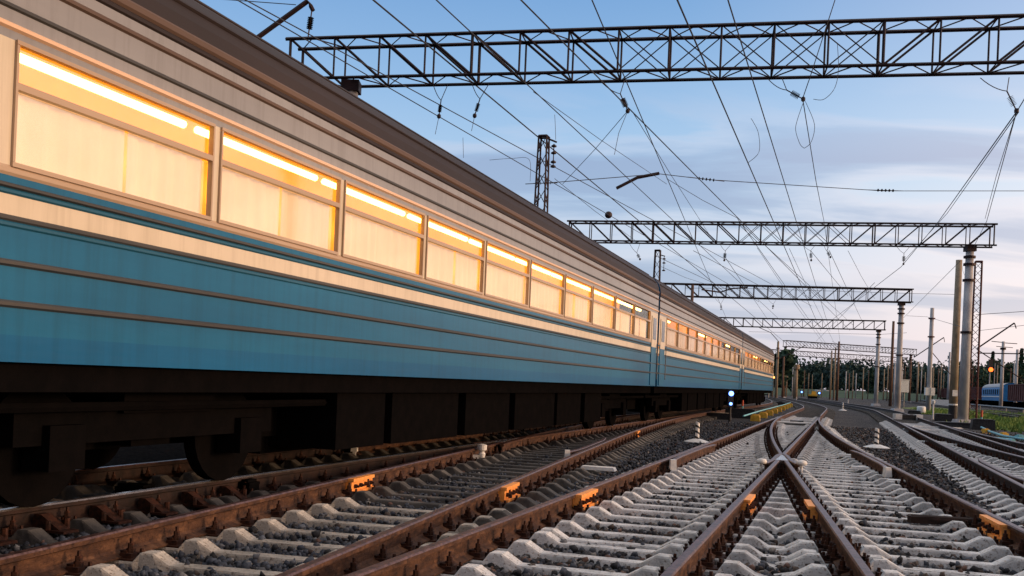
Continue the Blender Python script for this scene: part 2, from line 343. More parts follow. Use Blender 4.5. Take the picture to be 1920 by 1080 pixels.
# frog noses: worn pointed steel castings, each a part of the rail it ends
for lay, par in ((LA, 'B'), (LB, 'R2')):
    b = MB(); yf = lay.zf
    a0, a1 = lay.main(yf-1.3, 1)-.036, lay.div(yf-1.3, 0)+.036; xm = lay.main(yf, 1)
    b.add([(a0, yf-1.3, ZR+.003), (a1, yf-1.3, ZR+.003), (xm+.012, yf+.02, ZR+.003), (xm-.012, yf+.02, ZR+.003), (a0, yf-1.3, ZR-.16), (a1, yf-1.3, ZR-.16), (xm+.02, yf+.04, ZR-.16), (xm-.02, yf+.04, ZR-.16)],
          [(0, 1, 2, 3), (0, 4, 5, 1), (1, 5, 6, 2), (2, 6, 7, 3), (3, 7, 4, 0)])
    b.build('crossing_nose', M['worn'], rails[par])
def check(fn, off, y0, y1, label, par=None):
    ps = ys(y0, y1); path = []
    for y in ps:
        e = min(y-y0, y1-y); path.append((fn(y)+off*(1+max(0, .8-e)*.9), y))
    o = tag(sweep(path, ztop=ZR+.004).build('check_rail', [M['rust'], M['head']]), label, 'check rail')
    b = MB()
    for p in (path[0],): b.box((p[0], p[1]-.03, ZR-.045), (.10, .14, .15), 0, None, .8); b.box((p[0], p[1]-.02, ZR-.12), (.05, .08, .2))
    b.build('white_end', M['white'], o)
    return o
check(lambda y: LB.div(y, 1), -.115, 15.7, 20.2, 'short check rail with white end beside the brown rail left of the striped post')
check(lambda y: LB.main(y, 0), .115, 15.5, 21, 'short check rail in the shade under the train')
check(lambda y: LA.main(y, 0), .115, 14.6, 19.4, 'short check rail with white end on the left track opposite the central crossing')
check(lambda y: LA.div(y, 1), -.115, 14.9, 19.4, 'short check rail with white end on the right track opposite the central crossing')
check(lambda y: LC.main(y, 0), .13, 13.8, 18.6, 'short check rail with white end cap in the right-hand track')
# white enamel end markers on the wing rails of the central crossing and on one rail of the left track
b = MB()
for fnx in (lambda y: LA.div(y, 0)+.20, lambda y: LA.main(y, 1)-.20):
    p = (fnx(15.1), 15.1)
    o = MB(); o.tube([(p[0], p[1], .12), (p[0], p[1], .29)], .018, 8); o.lathe([(.02, 0), (.075, .01), (.085, .04), (.07, .075), (0, .09)], (p[0], p[1], .28))
    side = 'right' if p[0] > LA.main(15.1, 1) else 'left'
    tag(o.build('wing_marker', M['white'], smooth=True), 'white knob-shaped marker at the %s wing rail of the central crossing' % side, 'marker')
p = (LB.div(15.6, 0)+.14, 15.6); o = MB(); o.lathe([(.05, 0), (.06, .06), (.035, .09), (.075, .12), (.08, .2), (0, .22)], (p[0], p[1], .16)); o.box((p[0]-.45, p[1], .17), (.8, .14, .06))
tag(o.build('wing_marker', M['white']), 'dusty white marker with a flat arm inside the left track beside the shaded train', 'marker')
# orange joint bars
def joint(par, fn, y, side, L_=.62):
    t = Vector((fn(y+.3)-fn(y-.3), .6, 0)).normalized(); n = Vector((t.y, -t.x, 0))*side; c = Vector((fn(y), y, ZR-.18))
    mx = Matrix(((n.x, t.x, 0, c.x), (n.y, t.y, 0, c.y), (0, 0, 1, c.z), (0, 0, 0, 1)))
    b = MB()
    b.box((.045, 0, .085), (.07, L_, .125), 0, mx); b.box((.066, 0, .152), (.075, L_, .034), 0, mx); b.box((.074, 0, .026), (.09, L_*.98, .026), 0, mx)
    for k in (-.36, -.12, .12, .36):
        b.tube([(.08, k*L_, .085), (.11, k*L_, .085)], .024, 6, 1, mx); b.tube([(.11, k*L_, .085), (.135, k*L_, .085)], .014, 6, 1, mx)
    b.build('joint_bar', [M['orange'], M['fast']], rails[par])
joint('R3', lambda y: LB.div(y, 0), 10.75, 1); joint('R4', lambda y: LB.div(y, 1), 10.55, 1); joint('A', lambda y: LA.main(y, 0), 10.2, 1, .7)
joint('B', lambda y: LA.main(y, 1), 10.35, 1); joint('C', lambda y: LA.div(y, 0), 10.0, -1); joint('D', lambda y: LA.div(y, 1), 9.25, -1, .75)
joint('R4', lambda y: LB.div(y, 1), 24.0, 1, .5)
# heavy braced chairs on the shiny rail
b = MB(); b.box((.18, 0, .012), (.36, .16, .02))
b.add([(.02, -.05, .02), (.02, .05, .02), (.30, .05, .02), (.30, -.05, .02), (.045, -.05, .13), (.045, .05, .13), (.11, .05, .13), (.11, -.05, .13)], [(0, 1, 5, 4), (1, 2, 6, 5), (2, 3, 7, 6), (3, 0, 4, 7), (4, 5, 6, 7)])
for q in (.16, .25): b.tube([(q, .07, .02), (q, .07, .10)], .022, 6)
b.tube([(.2, -.07, .02), (.2, -.07, .09)], .022, 6)
chair = b.build('braced_chair', M['fast'], rails['R2'])
for k in range(11):
    y = 4.2+k*.56; o = chair
    if k: o = chair.copy(); COL.objects.link(o)
    o.location = (LB.main(y, 1), y, .11); o.rotation_euler.z = -TH

# ------------------------------------------------------------------ sleepers
def fast_mesh():
    b = MB(); b.box((0, 0, .004), (.40, .15, .016))
    for s in (-1, 1):
        b.box((s*.075, 0, .028), (.085, .10, .034)); b.box((s*.052, 0, .05), (.05, .075, .022))
        b.tube([(s*.085, 0, .04), (s*.085, 0, .075)], .030, 6); b.tube([(s*.085, 0, .075), (s*.085, 0, .108)], .022, 6); b.tube([(s*.085, 0, .108), (s*.085, 0, .14)], .012, 5)
        b.tube([(s*.165, 0, .01), (s*.165, 0, .05)], .026, 6); b.tube([(s*.165, 0, .05), (s*.165, 0, .078)], .013, 5)
    o = b.build('rail_fastening', M['fast']); me = o.data; bpy.data.objects.remove(o); return me
FM = fast_mesh()
def sleeper_mesh(L0, L1, seats, zmid=.108):
    """profile along the axis from L0 to L1 with a rail seat at each of seats, shoulders beside them"""
    keys = {L0, L1}
    for s in seats:
        for d in (.155, .195, .29, .41): keys.add(round(s+d, 3)); keys.add(round(s-d, 3))
    keys = sorted(k for k in keys if L0 <= k <= L1)
    def top(x):
        d = min(abs(x-s) for s in seats)
        if d <= .16: return .116
        if d <= .20: return .176
        if d <= .30: return .178
        if d <= .411: return zmid+(.178-zmid)*max(0, .41-d)/.12
        return zmid
    d_ = lambda x: min(abs(x-q) for q in seats)
    b = MB(); vs = []; n = 0
    for x in keys:
        z = top(x); e = .03 if x in (L0, L1) else 0
        wt = .063+(.028 if d_(x) <= .16 else 0); c = .012
        vs += [(x, -.102, -.05), (x, -.098, .0), (x, -wt-c*.6, z-c-e), (x, -wt, z-e), (x, wt, z-e), (x, wt+c*.6, z-c-e), (x, .098, .0), (x, .102, -.05)]; n += 1
    fs = []
    for i in range(n-1):
        for k in range(8): fs.append((i*8+k, i*8+(k+1) % 8, (i+1)*8+(k+1) % 8, (i+1)*8+k)[::-1])
    fs.append(tuple(range(8))); fs.append(tuple((n-1)*8+k for k in range(8))[::-1])
    b.add(vs, fs); return b
NS = [0]
PLAIN = {}
def put_sleeper(center, ang, L0, L1, seats, m, label, group, fast=True):
    key = (m, tuple(round(s, 2) for s in seats), round(L0, 2), round(L1, 2))
    if key in PLAIN: o = bpy.data.objects.new('concrete_sleeper', PLAIN[key]); COL.objects.link(o)
    else:
        o = sleeper_mesh(L0, L1, seats).build('concrete_sleeper', M[m]); PLAIN[key] = o.data
    o.location = (center[0], center[1], random.uniform(-.008, .006)); o.rotation_euler.z = ang+random.uniform(-.008, .008)
    tag(o, label, 'sleeper', group); NS[0] += 1
    if fast:
        for s in seats:
            c = bpy.data.objects.new('rail_fastening', FM); COL.objects.link(c); c.parent = o; c.location = (s, 0, .117)
STUFF = MB()
def lay_sleepers(lay, near, far_individual, m, ynear, names, m2=None):
    A2 = math.atan(T1-KO)
    ysplit = lay.zf-1.15/KO*.92+ .0     # nearer than this the two tracks have sleepers of their own
    ysplit = lay.zf-9.4
    for side, f, ang, lab in ((0, lay.main, -math.atan(T1), names[0]), (1, lay.div, -A2, names[1])):
        y = ysplit+.2
        while y > ynear:
            x = (f(y, 0)+f(y, 1))/2; hg = .795
            put_sleeper((x, y), ang, -1.35, 1.35, [-hg, hg], (m2 or m) if side else m, lab, lab.split(' under')[0]+' of '+lab.split(' under ')[1])
            y -= .545*math.cos(ang)
    y = ysplit+.62
    ang = -math.atan(T1)
    while y < FAR:
        angl = -math.atan(T1-.5*KO) if y < lay.zf else -math.atan(T1)
        c = Vector((lay.main(y, 0), y)); dx, dy = math.cos(angl), math.sin(angl)
        def cross(fn):                      # where the sleeper axis meets a rail
            s = 0.0
            for _ in range(12):
                s = (fn(y+s*dy)-c.x)/dx
            return s
        seats = [0.0, cross(lambda q: lay.main(q, 1))]
        o_ = lay.off(y)
        if o_ > .18: seats += [cross(lambda q: lay.div(q, 0)), cross(lambda q: lay.div(q, 1))]
        seats.sort(); kept = [seats[0]]
        for s in seats[1:]:
            if s-kept[-1] > .13: kept.append(s)
        L0, L1 = kept[0]-.55, kept[-1]+.55
        if y < far_individual:
            put_sleeper(c, angl, L0, L1, kept, m, names[2], names[3], y < 34)
        else:
            mx = Matrix.Translation((c.x, c.y, 0)) @ Matrix.Rotation(angl, 4, 'Z')
            STUFF.box(((L0+L1)/2, 0, .05), (L1-L0, .2, .13), 0, mx)
        y += .55*math.cos(ang)
lay_sleepers(LA, 0, 50, 'conc', 2.6, ['pale concrete sleeper under the left track that runs up to the central crossing', 'pale concrete sleeper under the right track that runs up to the central crossing', 'long pale concrete bearer under the central crossing and its closure rails', 'long bearers of the central turnout'])
lay_sleepers(LB, 0, 44, 'conc_dark', 3.2, ['concrete sleeper coloured dark for the shade under the train', 'dusty concrete sleeper under the brown-railed track beside the train', 'long shade-darkened concrete bearer under the left turnout beside the train', 'long bearers of the left turnout'], 'conc_warm')
lay_sleepers(LC, 0, 48, 'conc', 12.0, ['concrete sleeper under the near end of the right-edge track', 'concrete sleeper at the far right edge under the diverging rails', 'long grey concrete bearer under the right-hand turnout by the poles', 'long bearers of the right turnout'])
tag(STUFF.build('far_sleepers', M['conc_dark']), 'distant concrete sleepers under the converging tracks', 'sleepers', kind='stuff')

# ------------------------------------------------------------------ ballast stones
def stones():
    ico_v = []; t = (1+5**.5)/2
    for a in (-1, 1):
        for bb in (-t, t): ico_v += [(a, bb, 0), (0, a, bb), (bb, 0, a)]
    V = np.array(ico_v)/np.hypot(1, t)
    Fc = []
    for i in range(12):
        for j in range(i+1, 12):
            for k in range(j+1, 12):
                d = [np.linalg.norm(V[p]-V[q]) for p, q in ((i, j), (j, k), (i, k))]
                if max(d) < 1.2:
                    nrm = np.cross(V[j]-V[i], V[k]-V[i]); Fc.append((i, j, k) if nrm @ V[i] > 0 else (i, k, j))
    Fc = np.array(Fc)
    P = []; Rr = []
    for y0, y1, dens, rr in ((2.6, 6, 900, (.017, .036)), (6, 9, 800, (.018, .038)), (9, 14, 520, (.018, .036)), (14, 24, 150, (.018, .036)), (24, 40, 40, (.02, .038))):
        area = .5375*(y1**2-y0**2)*1.06; n = int(area*dens)
        y = np.sqrt(rng.uniform(y0**2, y1**2, n)); x = y*rng.uniform(-.56, .56, n)
        P.append(np.c_[x, y]); Rr.append(rng.uniform(*rr, n))
    P = np.vstack(P); Rr = np.concatenate(Rr)
    keep = P[:, 0]-T1*P[:, 1] > -7.4
    P, Rr = P[keep], Rr[keep]; n = len(P)
    z = rng.uniform(.03, .092, n)-Rr*.45
    lift = rng.random(n) < .025; z[lift] = .10
    S = Rr[:, None, None]*(1+rng.uniform(-.42, .3, (n, 12, 1)))*rng.uniform(.65, 1.25, (n, 1, 3))
    A = rng.uniform(0, 6.28, n); ca, sa = np.cos(A), np.sin(A)
    W = V[None]*S
    X = W[:, :, 0]*ca[:, None]-W[:, :, 1]*sa[:, None]; Y = W[:, :, 0]*sa[:, None]+W[:, :, 1]*ca[:, None]
    W = np.stack([X+P[:, 0:1], Y+P[:, 1:2], W[:, :, 2]+z[:, None]], -1).reshape(-1, 3)
    FF = (Fc[None]+12*np.arange(n)[:, None, None]).reshape(-1, 3)
    me = bpy.data.meshes.new('ballast_stones'); me.vertices.add(len(W)); me.vertices.foreach_set('co', W.ravel().astype(np.float32))
    me.loops.add(FF.size); me.loops.foreach_set('vertex_index', FF.ravel().astype(np.int32))
    me.polygons.add(len(FF)); me.polygons.foreach_set('loop_start', (np.arange(len(FF))*3).astype(np.int32)); me.polygons.foreach_set('loop_total', np.full(len(FF), 3, np.int32))
    pal = np.array([(.050, .058, .075), (.080, .092, .112), (.026, .027, .030), (.12, .125, .135), (.08, .062, .052), (.24, .23, .215), (.15, .09, .07)])
    left = P[:, 0] < (-2.6+.31*P[:, 1])
    pr = np.where(left[:, None], np.array([.3, .3, .2, .1, .04, .04, .02]), np.array([.14, .10, .40, .12, .13, .05, .06]))
    u = rng.random(n)[:, None]; idx = np.minimum((u > np.cumsum(pr, 1)).sum(1), 6)
    colr = pal[idx]*rng.uniform(.7, 1.3, (n, 1))
    ca_ = me.color_attributes.new('tone', 'FLOAT_COLOR', 'POINT')
    ca_.data.foreach_set('color', np.c_[np.repeat(colr, 12, 0), np.ones(n*12)].ravel().astype(np.float32))
    me.materials.append(M['stone']); me.update(); me.validate()
    o = bpy.data.objects.new('ballast_stones', me); COL.objects.link(o)
    tag(o, 'crushed blue-grey and brown ballast stones between the sleepers', 'ballast', kind='stuff')
stones()

# ------------------------------------------------------------------ the train
TT = .345; TA = math.atan(TT)
SIDE = 1.55
BANDS = [  # height from, to, material, protrusion
 (1.10, 1.275, 'skirt', 0), (1.275, 1.45, 'teal', 0), (1.45, 1.50, 'rib', .022), (1.50, 1.715, 'teal', 0), (1.715, 1.762, 'rib', .022), (1.762, 1.965, 'teal', 0),
 (1.965, 2.005, 'deepteal', .012), (2.005, 2.045, 'rib', .012), (2.045, 2.175, 'cream', 0), (2.175, 2.215, 'deepteal', .012), (2.215, 2.25, 'rib', .02), (2.25, 2.295, 'teal', .0), (2.295, 2.36, 'tan', .012)]
UPPER = [(3.16, 3.215, 'beige', 0), (3.215, 3.265, 'drip', .022), (3.265, 3.345, 'beige', 0), (3.345, 3.385, 'rib', .016), (3.385, 3.55, 'beige', 0), (3.55, 3.60, 'roofl', .018), (3.60, 3.675, 'beige', 0), (3.675, 3.73, 'roof', .012), (3.73, 3.81, 'roofl', .02)]
ROOF = [(1.55, 3.81), (1.535, 3.92), (1.49, 4.04), (1.38, 4.18), (1.16, 4.32), (.8, 4.44), (.4, 4.50), (0, 4.52)]
CL = 24.1
TMATS = ['skirt', 'teal', 'rib', 'deepteal', 'cream', 'tan', 'beige', 'drip', 'roofl', 'roof']
WP, WW = 2.18, 2.085
def make_coach(bright):
    root = empty('passenger_coach')
    mi = {k: i for i, k in enumerate(TMATS)}
    hl = CL/2; b = MB()
    def strip(h0, h1, pr, m_, ya=-hl, yb=hl):
        for s in (1, -1):
            x = s*(SIDE+pr)
            if pr:
                hm = (h1-h0)*.28
                pts = [(s*SIDE, h0), (x, h0+hm), (x, h1-hm), (s*SIDE, h1)]
            else: pts = [(x, h0), (x, h1)]
            for (xa, za), (xb, zb) in zip(pts, pts[1:]):
                q = [(xa, ya, za), (xa, yb, za), (xb, yb, zb), (xb, ya, zb)]
                b.add(q, [(0, 1, 2, 3) if s > 0 else (3, 2, 1, 0)], mi[m_])
    for h0, h1, m_, pr in BANDS+[u for u in UPPER if u[1] <= 3.73]: strip(h0, h1, pr, m_)
    # window band: posts between openings on the near side, end panels
    nwin = 10; y0 = -nwin*WP/2
    def panel(ya, yb, s, h0=2.36, h1=3.16):
        q = [(s*SIDE, ya, h0), (s*SIDE, yb, h0), (s*SIDE, yb, h1), (s*SIDE, ya, h1)]; b.add(q, [(0, 1, 2, 3) if s > 0 else (3, 2, 1, 0)], mi['cream'])
    for s in (1, -1):
        panel(-hl, y0+(WP-WW)/2, s); panel(y0+nwin*WP-(WP-WW)/2, hl, s)
        for k in range(nwin-1): panel(y0+(k+1)*WP-(WP-WW)/2, y0+(k+1)*WP+(WP-WW)/2, s)
    # end walls and floor
    for e in (-1, 1):
        pts = [(SIDE, 1.10), (SIDE, 3.81)]+ROOF[1:]+[(-x, z) for x, z in ROOF[:-1][::-1]]+[(-SIDE, 1.10)]
        b.add([(x, e*hl, z) for x, z in pts], [tuple(range(len(pts))) if e < 0 else tuple(range(len(pts)))[::-1]], mi['teal'])
    b.add([(-SIDE, -hl, 1.10), (SIDE, -hl, 1.10), (SIDE, hl, 1.10), (-SIDE, hl, 1.10)], [(3, 2, 1, 0)], mi['skirt'])
    b.build('body', [M[k] for k in TMATS], root)
    r = MB(); prof = [(1.55, 3.73), (1.565, 3.75), (1.565, 3.79)]+ROOF; prof = prof+[(-x, z) for x, z in prof[:-1][::-1]]
    n = len(prof); r.add([(x, y, z) for y in (-hl, hl) for x, z in prof], [(k, n+k, n+k+1, k+1)[::-1] for k in range(n-1)], 0)
    for k in (0, 1, 2, n-2, n-3, n-4): r.m[k] = 1
    for x, z in ((1.49, 4.04), (1.27, 4.25), (-1.49, 4.04)): r.tube([(x, -hl+.2, z), (x, hl-.2, z)], .022, 6, 0)
    ro = r.build('roof', [M['roof'], M['roofl']], root)
    for k in range(6):
        v = MB(); v.box((.0, -hl+2+k*4, 4.55), (.7, .5, .16), 0, None, .7); v.build('roof_vent', M['roof'], ro)
    # windows (both sides share the same frame and panes)
    for s in (1, -1):
        for k in range(nwin):
            ya, yb = y0+k*WP+(WP-WW)/2, y0+(k+1)*WP-(WP-WW)/2; yc = (ya+yb)/2
            f = MB(); x = s*(SIDE-.004)
            for (c, d) in (((x, yc, 2.368), (.05, WW, .03)), ((x, yc, 3.152), (.05, WW, .026)), ((x, yc, 2.873), (.05, WW-.04, .046)), ((x, ya+.01, 2.76), (.05, .02, .75)), ((x, yb-.01, 2.76), (.05, .02, .75))): f.box(c, d)
            wf = f.build('window', M['tan'], root)
            g = MB(); g.box((s*(SIDE-.02), yc, 2.615), (.006, WW-.08, .45)); g.build('lower_pane', M['glass'], wf)
            g = MB(); g.box((s*(SIDE-.02), yc, 3.02), (.006, WW-.08, .235)); g.build('upper_pane', M['glass'], wf)
            c = MB(); ph = random.uniform(0, 6); gap = random.choice((0, 0, .03, .05, .12, .2)); mid = yc+random.uniform(-.15, .15)
            for a_, b_ in ((ya+.02, mid-gap/2), (mid+gap/2, yb-.02)):
                npl = 30; vs = []
                for i in range(npl+1):
                    yy = a_+(b_-a_)*i/npl; xx = s*(SIDE-.085+.016*math.sin(i*.95+ph)+.008*math.sin(i*2.3))
                    vs += [(xx, yy, 2.37), (xx, yy, 2.875)]
                c.add(vs, [(2*i, 2*i+2, 2*i+3, 2*i+1) for i in range(npl)])
            c.build('curtain', M['curtain' if bright else 'curtain_dim'], wf, True)
    # lit interior by a self-glowing lining: ceiling and cornice above the windows, lamp tubes
    for s in (1, -1):
        i_ = MB(); i_.add([(s*1.5, -hl+.6, 3.26), (s*1.5, hl-.6, 3.26), (s*.55, hl-.6, 3.5), (s*.55, -hl+.6, 3.5), (s*.55, hl-.6, 2.2), (s*.55, -hl+.6, 2.2)], [(0, 1, 2, 3), (3, 2, 4, 5)])
        i_.build('compartment_lining', M['lining' if bright else 'lining_dim'], root)
        for k in range(nwin):
            if not bright and k % 4: continue
            yc = y0+(k+.5)*WP; t = MB(); t.tube([(s*1.28, yc-1.0, 3.165), (s*1.28, yc+1.0, 3.165)], .034, 8); t.build('lamp_tube', M['tube'], root)
    # doors at both ends
    for e in (-1, 1):
        for s in (1, -1):
            d = MB(); yd = e*(hl-.55)
            d.box((s*(SIDE+.006), yd, 1.66), (.03, .74, 1.06), 0); d.box((s*(SIDE+.006), yd, 2.62), (.03, .74, .86), 1)
            do = d.build('door', [M['teal'], M['cream']], root)
            g = MB(); g.box((s*(SIDE+.02), yd, 2.7), (.016, .46, .6)); g.build('door_glass', M['darkglass'], do)
            h = MB(); h.tube([(s*(SIDE+.05), yd+.45, 1.3), (s*(SIDE+.05), yd+.45, 2.3)], .014, 6); h.build('handrail', M['grey'], do)
    # underframe and boxes
    u = MB(); u.box((0, 0, 1.0), (2.9, CL-.3, .2))
    for yc, ll in ((-5.5, 1.2), (-3.6, 2.2), (-1.2, 2.0), (1.3, 2.4), (3.6, 1.8), (5.6, 1.5)): u.box((0, yc, .60), (2.72, ll, .68))
    u.tube([(1.2, -hl, .78), (1.2, hl, .78)], .04, 6); u.box((0, 0, .42), (1.0, 12.5, .5)); u.box((0, 0, .55), (1.2, CL-1, .35))
    u.build('underframe', M['under'], root)
    for e in (-1, 1):
        yb_ = e*(hl-3.4); g = MB()
        for s in (-1, 1):
            g.box((s*1.02, yb_, .62), (.16, 3.3, .26)); g.box((s*1.06, yb_, .86), (.2, 1.2, .28))
            for a in (-1.2, 1.2): g.box((s*1.04, yb_+a, .47), (.26, .36, .34))
        g.box((0, yb_, .62), (1.9, .5, .4)); bo = g.build('bogie', M['under'], root)
        for a in (-1.2, 1.2):
            wv = MB()
            for s in (-1, 1): wv.tube([(s*.735, yb_+a, .475), (s*.865, yb_+a, .475)], .475, 24, 0)
            wv.tube([(-.8, yb_+a, .475), (.8, yb_+a, .475)], .08, 8); wv.build('wheelset', M['under'], bo)
    return root
def gangway(root, e):
    b = MB(); hl = CL/2
    for k in range(5): b.box((0, e*(hl+.03+k*.045), 2.6), (2.9 if k % 2 else 2.75, .05, 2.95 if k % 2 else 2.8))
    b.build('gangway_bellows', M['roof'], root)
TX0 = -7.04
stepY = (CL+.26)*math.cos(TA)
ends = 74.6
labels = ['teal and cream passenger coach at the far end of the train, with the tail lamp', 'teal and cream passenger coach in the middle distance, next before the last one', 'teal and cream passenger coach with brightly lit amber windows', 'teal and cream passenger coach nearest of all, mostly outside the left edge']
br = make_coach(True); dm = make_coach(False)
lastc = None
for k in range(4):
    yc = ends-(k+.5)*stepY
    c = {0: dm, 2: br}.get(k) or copy_tree(dm if k == 1 else br)
    c.location = (TX0+TT*yc, yc, ZR); c.rotation_euler.z = -TA
    tag(c, labels[k], 'train coach', 'coaches of the passing train')
    if k: gangway(c, 1)
t = MB()
for s in (-1, 1): t.lathe([(.0, 0), (.085, .0), (.085, .05), (0, .06)], (0, 0, 0), 12, 0, Matrix.Translation((s*1.35, CL/2+.02, 1.75)) @ Matrix.Rotation(-math.pi/2, 4, 'X'))
t.tube([(1.59, CL/2-.35, 2.1), (1.66, CL/2-.35, 2.1)], .07, 10)
M['tail'] = emit('amber_tail_lamp', (1, .38, .08), 5); t.build('tail_lamp', M['tail'], dm)

# ------------------------------------------------------------------ gantries, poles, masts
def truss(p0, p1, hgt, dep, panels, swap, chord=.085, web=.05):
    """box girder: p0,p1 ends of the far bottom chord"""
    b = MB(); a, c = Vector(p0), Vector(p1); t = (c-a); Ln = t.length; t.normalize(); d = Vector((t.y, -t.x, 0))
    if d.y > 0: d = -d
    up = Vector((0, 0, hgt)); dd = d*dep
    for o in (Vector(), dd): b.bar(a+o-t*.15, c+o+t*.15, chord); b.bar(a+o+up-t*.15, c+o+up+t*.15, chord*1.15)
    for k in range(panels+1):
        p = a+t*(Ln*k/panels)
        for o in (Vector(), dd): b.bar(p+o, p+o+up, web*(1.5 if k in (0, panels, panels//4, 3*panels//4) else 1))
        b.bar(p, p+dd, web*.8); b.bar(p+up, p+dd+up, web*.8)
        if k < panels:
            q = a+t*(Ln*(k+1)/panels); fr = k/panels
            down = fr < swap[1]; upw = fr >= swap[0]
            for o in (Vector(), dd):
                if down: b.bar(p+o+up, q+o, web*(1.25 if not upw else .6))
                if upw: b.bar(p+o, q+o+up, web*(1.1 if not down else .6))
            m = (p+q)/2
            for o in (Vector(), up): b.bar(p+o, m+dd+o, web*.7); b.bar(m+dd+o, q+o, web*.7)
    return b
def strip_insul(b, p, q, n=7, r=.075):
    p, q = Vector(p), Vector(q); b.tube([p, q], .016, 5)
    for k in range(n):
        f = .3+.4*k/(n-1); c = p.lerp(q, f); d = (q-p).normalized()*.006
        b.tube([c-d, c+d], [r*.55, r], 8)
GANT = []
def gantry(x0, y0, x1, y1, H, panels, label, swap=(.42, .62), hgt=1.12, cols=(0, 1), over=(0.0, 0.0), fine=1.0, colmat='pole'):
    g = empty('overhead_gantry', (0, 0, 0), 0, label, 'gantry', 'signal-bridge style portals carrying the overhead wires')
    a, c = Vector((x0, y0, H+ZR)), Vector((x1, y1, H+ZR))
    truss(a, c, hgt, .85, panels, swap, .074*fine, .044*fine).build('lattice_beam', M['truss'], g)
    t = (c-a).normalized()
    for i, e in ((0, a), (1, c)):
        if i not in cols: continue
        p = e+t*over[i]*(1 if i == 0 else -1); p.y -= .42
        b = MB(); b.tube([(p.x, p.y, 0), (p.x, p.y, H+ZR-.25)], [.27, .20], 16); col_ = b.build('column', M[colmat], g, True)
        for h in (H-.35, H-.75, H-1.6, H-4.4): k = MB(); k.lathe([(.2, 0), (.31, .0), (.31, .12), (.2, .12)], (p.x, p.y, h)); k.build('collar', M['truss'], col_)
        k = MB(); k.box((p.x, p.y, H+ZR-.14), (.5, .5, .3)); k.build('bearing', M['truss'], col_)
        f = MB(); f.box((p.x, p.y, .12), (.95, .95, .34), 0, None, .8); f.build('footing', M['pole'], col_)
    GANT.append((a, c)); return g
g1 = gantry(-6.3, 28.3, 15.6, 23.75, 9.3, 17, 'nearest and largest dark lattice beam spanning the sky across the top of the view', (.40, .66), over=(1.6, .5))
g2 = gantry(3.4, 57.4, 25.65, 52.65, 9.3, 19, 'second dark lattice beam, ending on the tall white concrete pole at right', (.42, .64), over=(.4, 1.15))
g3 = gantry(13.5, 89.6, 35.0, 85.85, 9.3, 18, 'third lattice beam, ending on a grey concrete pole in the middle distance', over=(.4, .8), fine=1.1)
g4 = gantry(26, 130, 47.3, 123.4, 9.3, 18, 'fourth lattice beam, small and pale above the converging tracks', over=(.4, .8), fine=1.15)
g5 = gantry(52.5, 187, 83, 200.6, 9.6, 20, 'fifth lattice beam, far away just above the treetops', over=(.4, .8), fine=1.3, colmat='pole_brown')
g6 = gantry(55, 215, 94, 232, 9.0, 22, 'sixth and farthest lattice beam, faint behind the others', over=(.4, .8), fine=1.4)

def pole(xb, yb, dist, ytop, rad, m, label, group=None, collars=(), band=False, base=False, name='utility_pole'):
    u, v = uv(xb, yb); X = u/F*dist; u2, v2 = uv(xb, ytop); H = CH-v2/F*dist
    o = empty(name, (X, dist, 0), 0, label, 'pole', group)
    b = MB(); b.tube([(0, 0, -.1), (0, 0, H)], [rad, rad*.72], 14); b.build('shaft', M[m], o, True)
    if collars:
        for c in collars: k = MB(); k.lathe([(rad*.7, 0), (rad*1.3, 0), (rad*1.3, .12), (rad*.7, .12)], (0, 0, H-c)); k.build('collar', M['redsteel'], o)
    if base: k = MB(); k.lathe([(rad*1.02, 0), (rad*1.02, .9)], (0, 0, 0)); k.build('dark_base', M['black'], o)
    if band: k = MB(); k.lathe([(rad*1.03, 0), (rad*1.03, .1)], (0, 0, .92)); k.box((rad*-.1, -rad*.98, 1.75), (rad*1.2, .03, .42)); k.build('white_band', M['white'], o)
    return o, X, H
p1, X1, H1 = pole(1786, 783, 67, 487, .29, 'pole_tan', 'tall brown concrete pole with a black foot and white plate, left of the white one', band=True, base=True)
p4, X4, H4 = pole(1740, 770, 96, 577, .25, 'pole', 'grey concrete pole with two red collars and white boxes at its foot', collars=(1.1, 2.9), base=False)
pole(1669, 755, 125, 602, .21, 'pole_brown', 'slender brown pole right of the fourth gantry column')
pole(1643, 750, 168, 652, .2, 'pole', 'slim grey pole just left of the fourth gantry column')
pole(1569, 744, 180, 640, .24, 'pole_brown', 'tall dark brown pole in the middle of the far yard')
pole(1556, 745, 200, 657, .2, 'pole_tan', 'thin tan pole, left one of a close pair in the far yard')
pole(1563, 745, 196, 651, .2, 'pole_tan', 'thin tan pole, right one of a close pair in the far yard')
p11, X11, H11 = pole(1455, 741, 150, 640, .22, 'pole_tan', 'cream pole with a lamp arm close to the end of the train', collars=(1.1, 2.6))
pole(1440, 740, 160, 656, .16, 'pole', 'thin pale pole against the end of the train')
pole(1467, 740, 170, 668, .2, 'pole_brown', 'pole with brown top just right of the cream one')
o14, X14, H14 = pole(1491, 742, 190, 684, .42, 'pole_tan', 'stout rusty tan post with a wide head in the far yard')
k = MB(); k.lathe([(.3, 0), (.62, .1), (.62, .9), (.3, 1.0)], (0, 0, H14-.9)); k.build('head', M['pole_tan'], o14)
p20, X20, H20 = pole(1876, 768, 142, 640, .27, 'pole', 'grey pole with a cross-arm in front of the blue parked coach')
p21, X21, H21 = pole(1903, 768, 150, 655, .26, 'pole', 'grey pole with a slanting bracket at the right edge in front of the blue coach')
pole(1777, 757, 185, 660, .25, 'pole', 'bluish grey pole just left of the brown pole with the black foot')
pole(1719, 748, 190, 678, .2, 'pole_tan', 'short grey-brown pole between the two collared poles')
lp, XL, HL = pole(1683, 760, 140, 676, .11, 'grey', 'thin lamp post with a small black head', name='lamp_post')
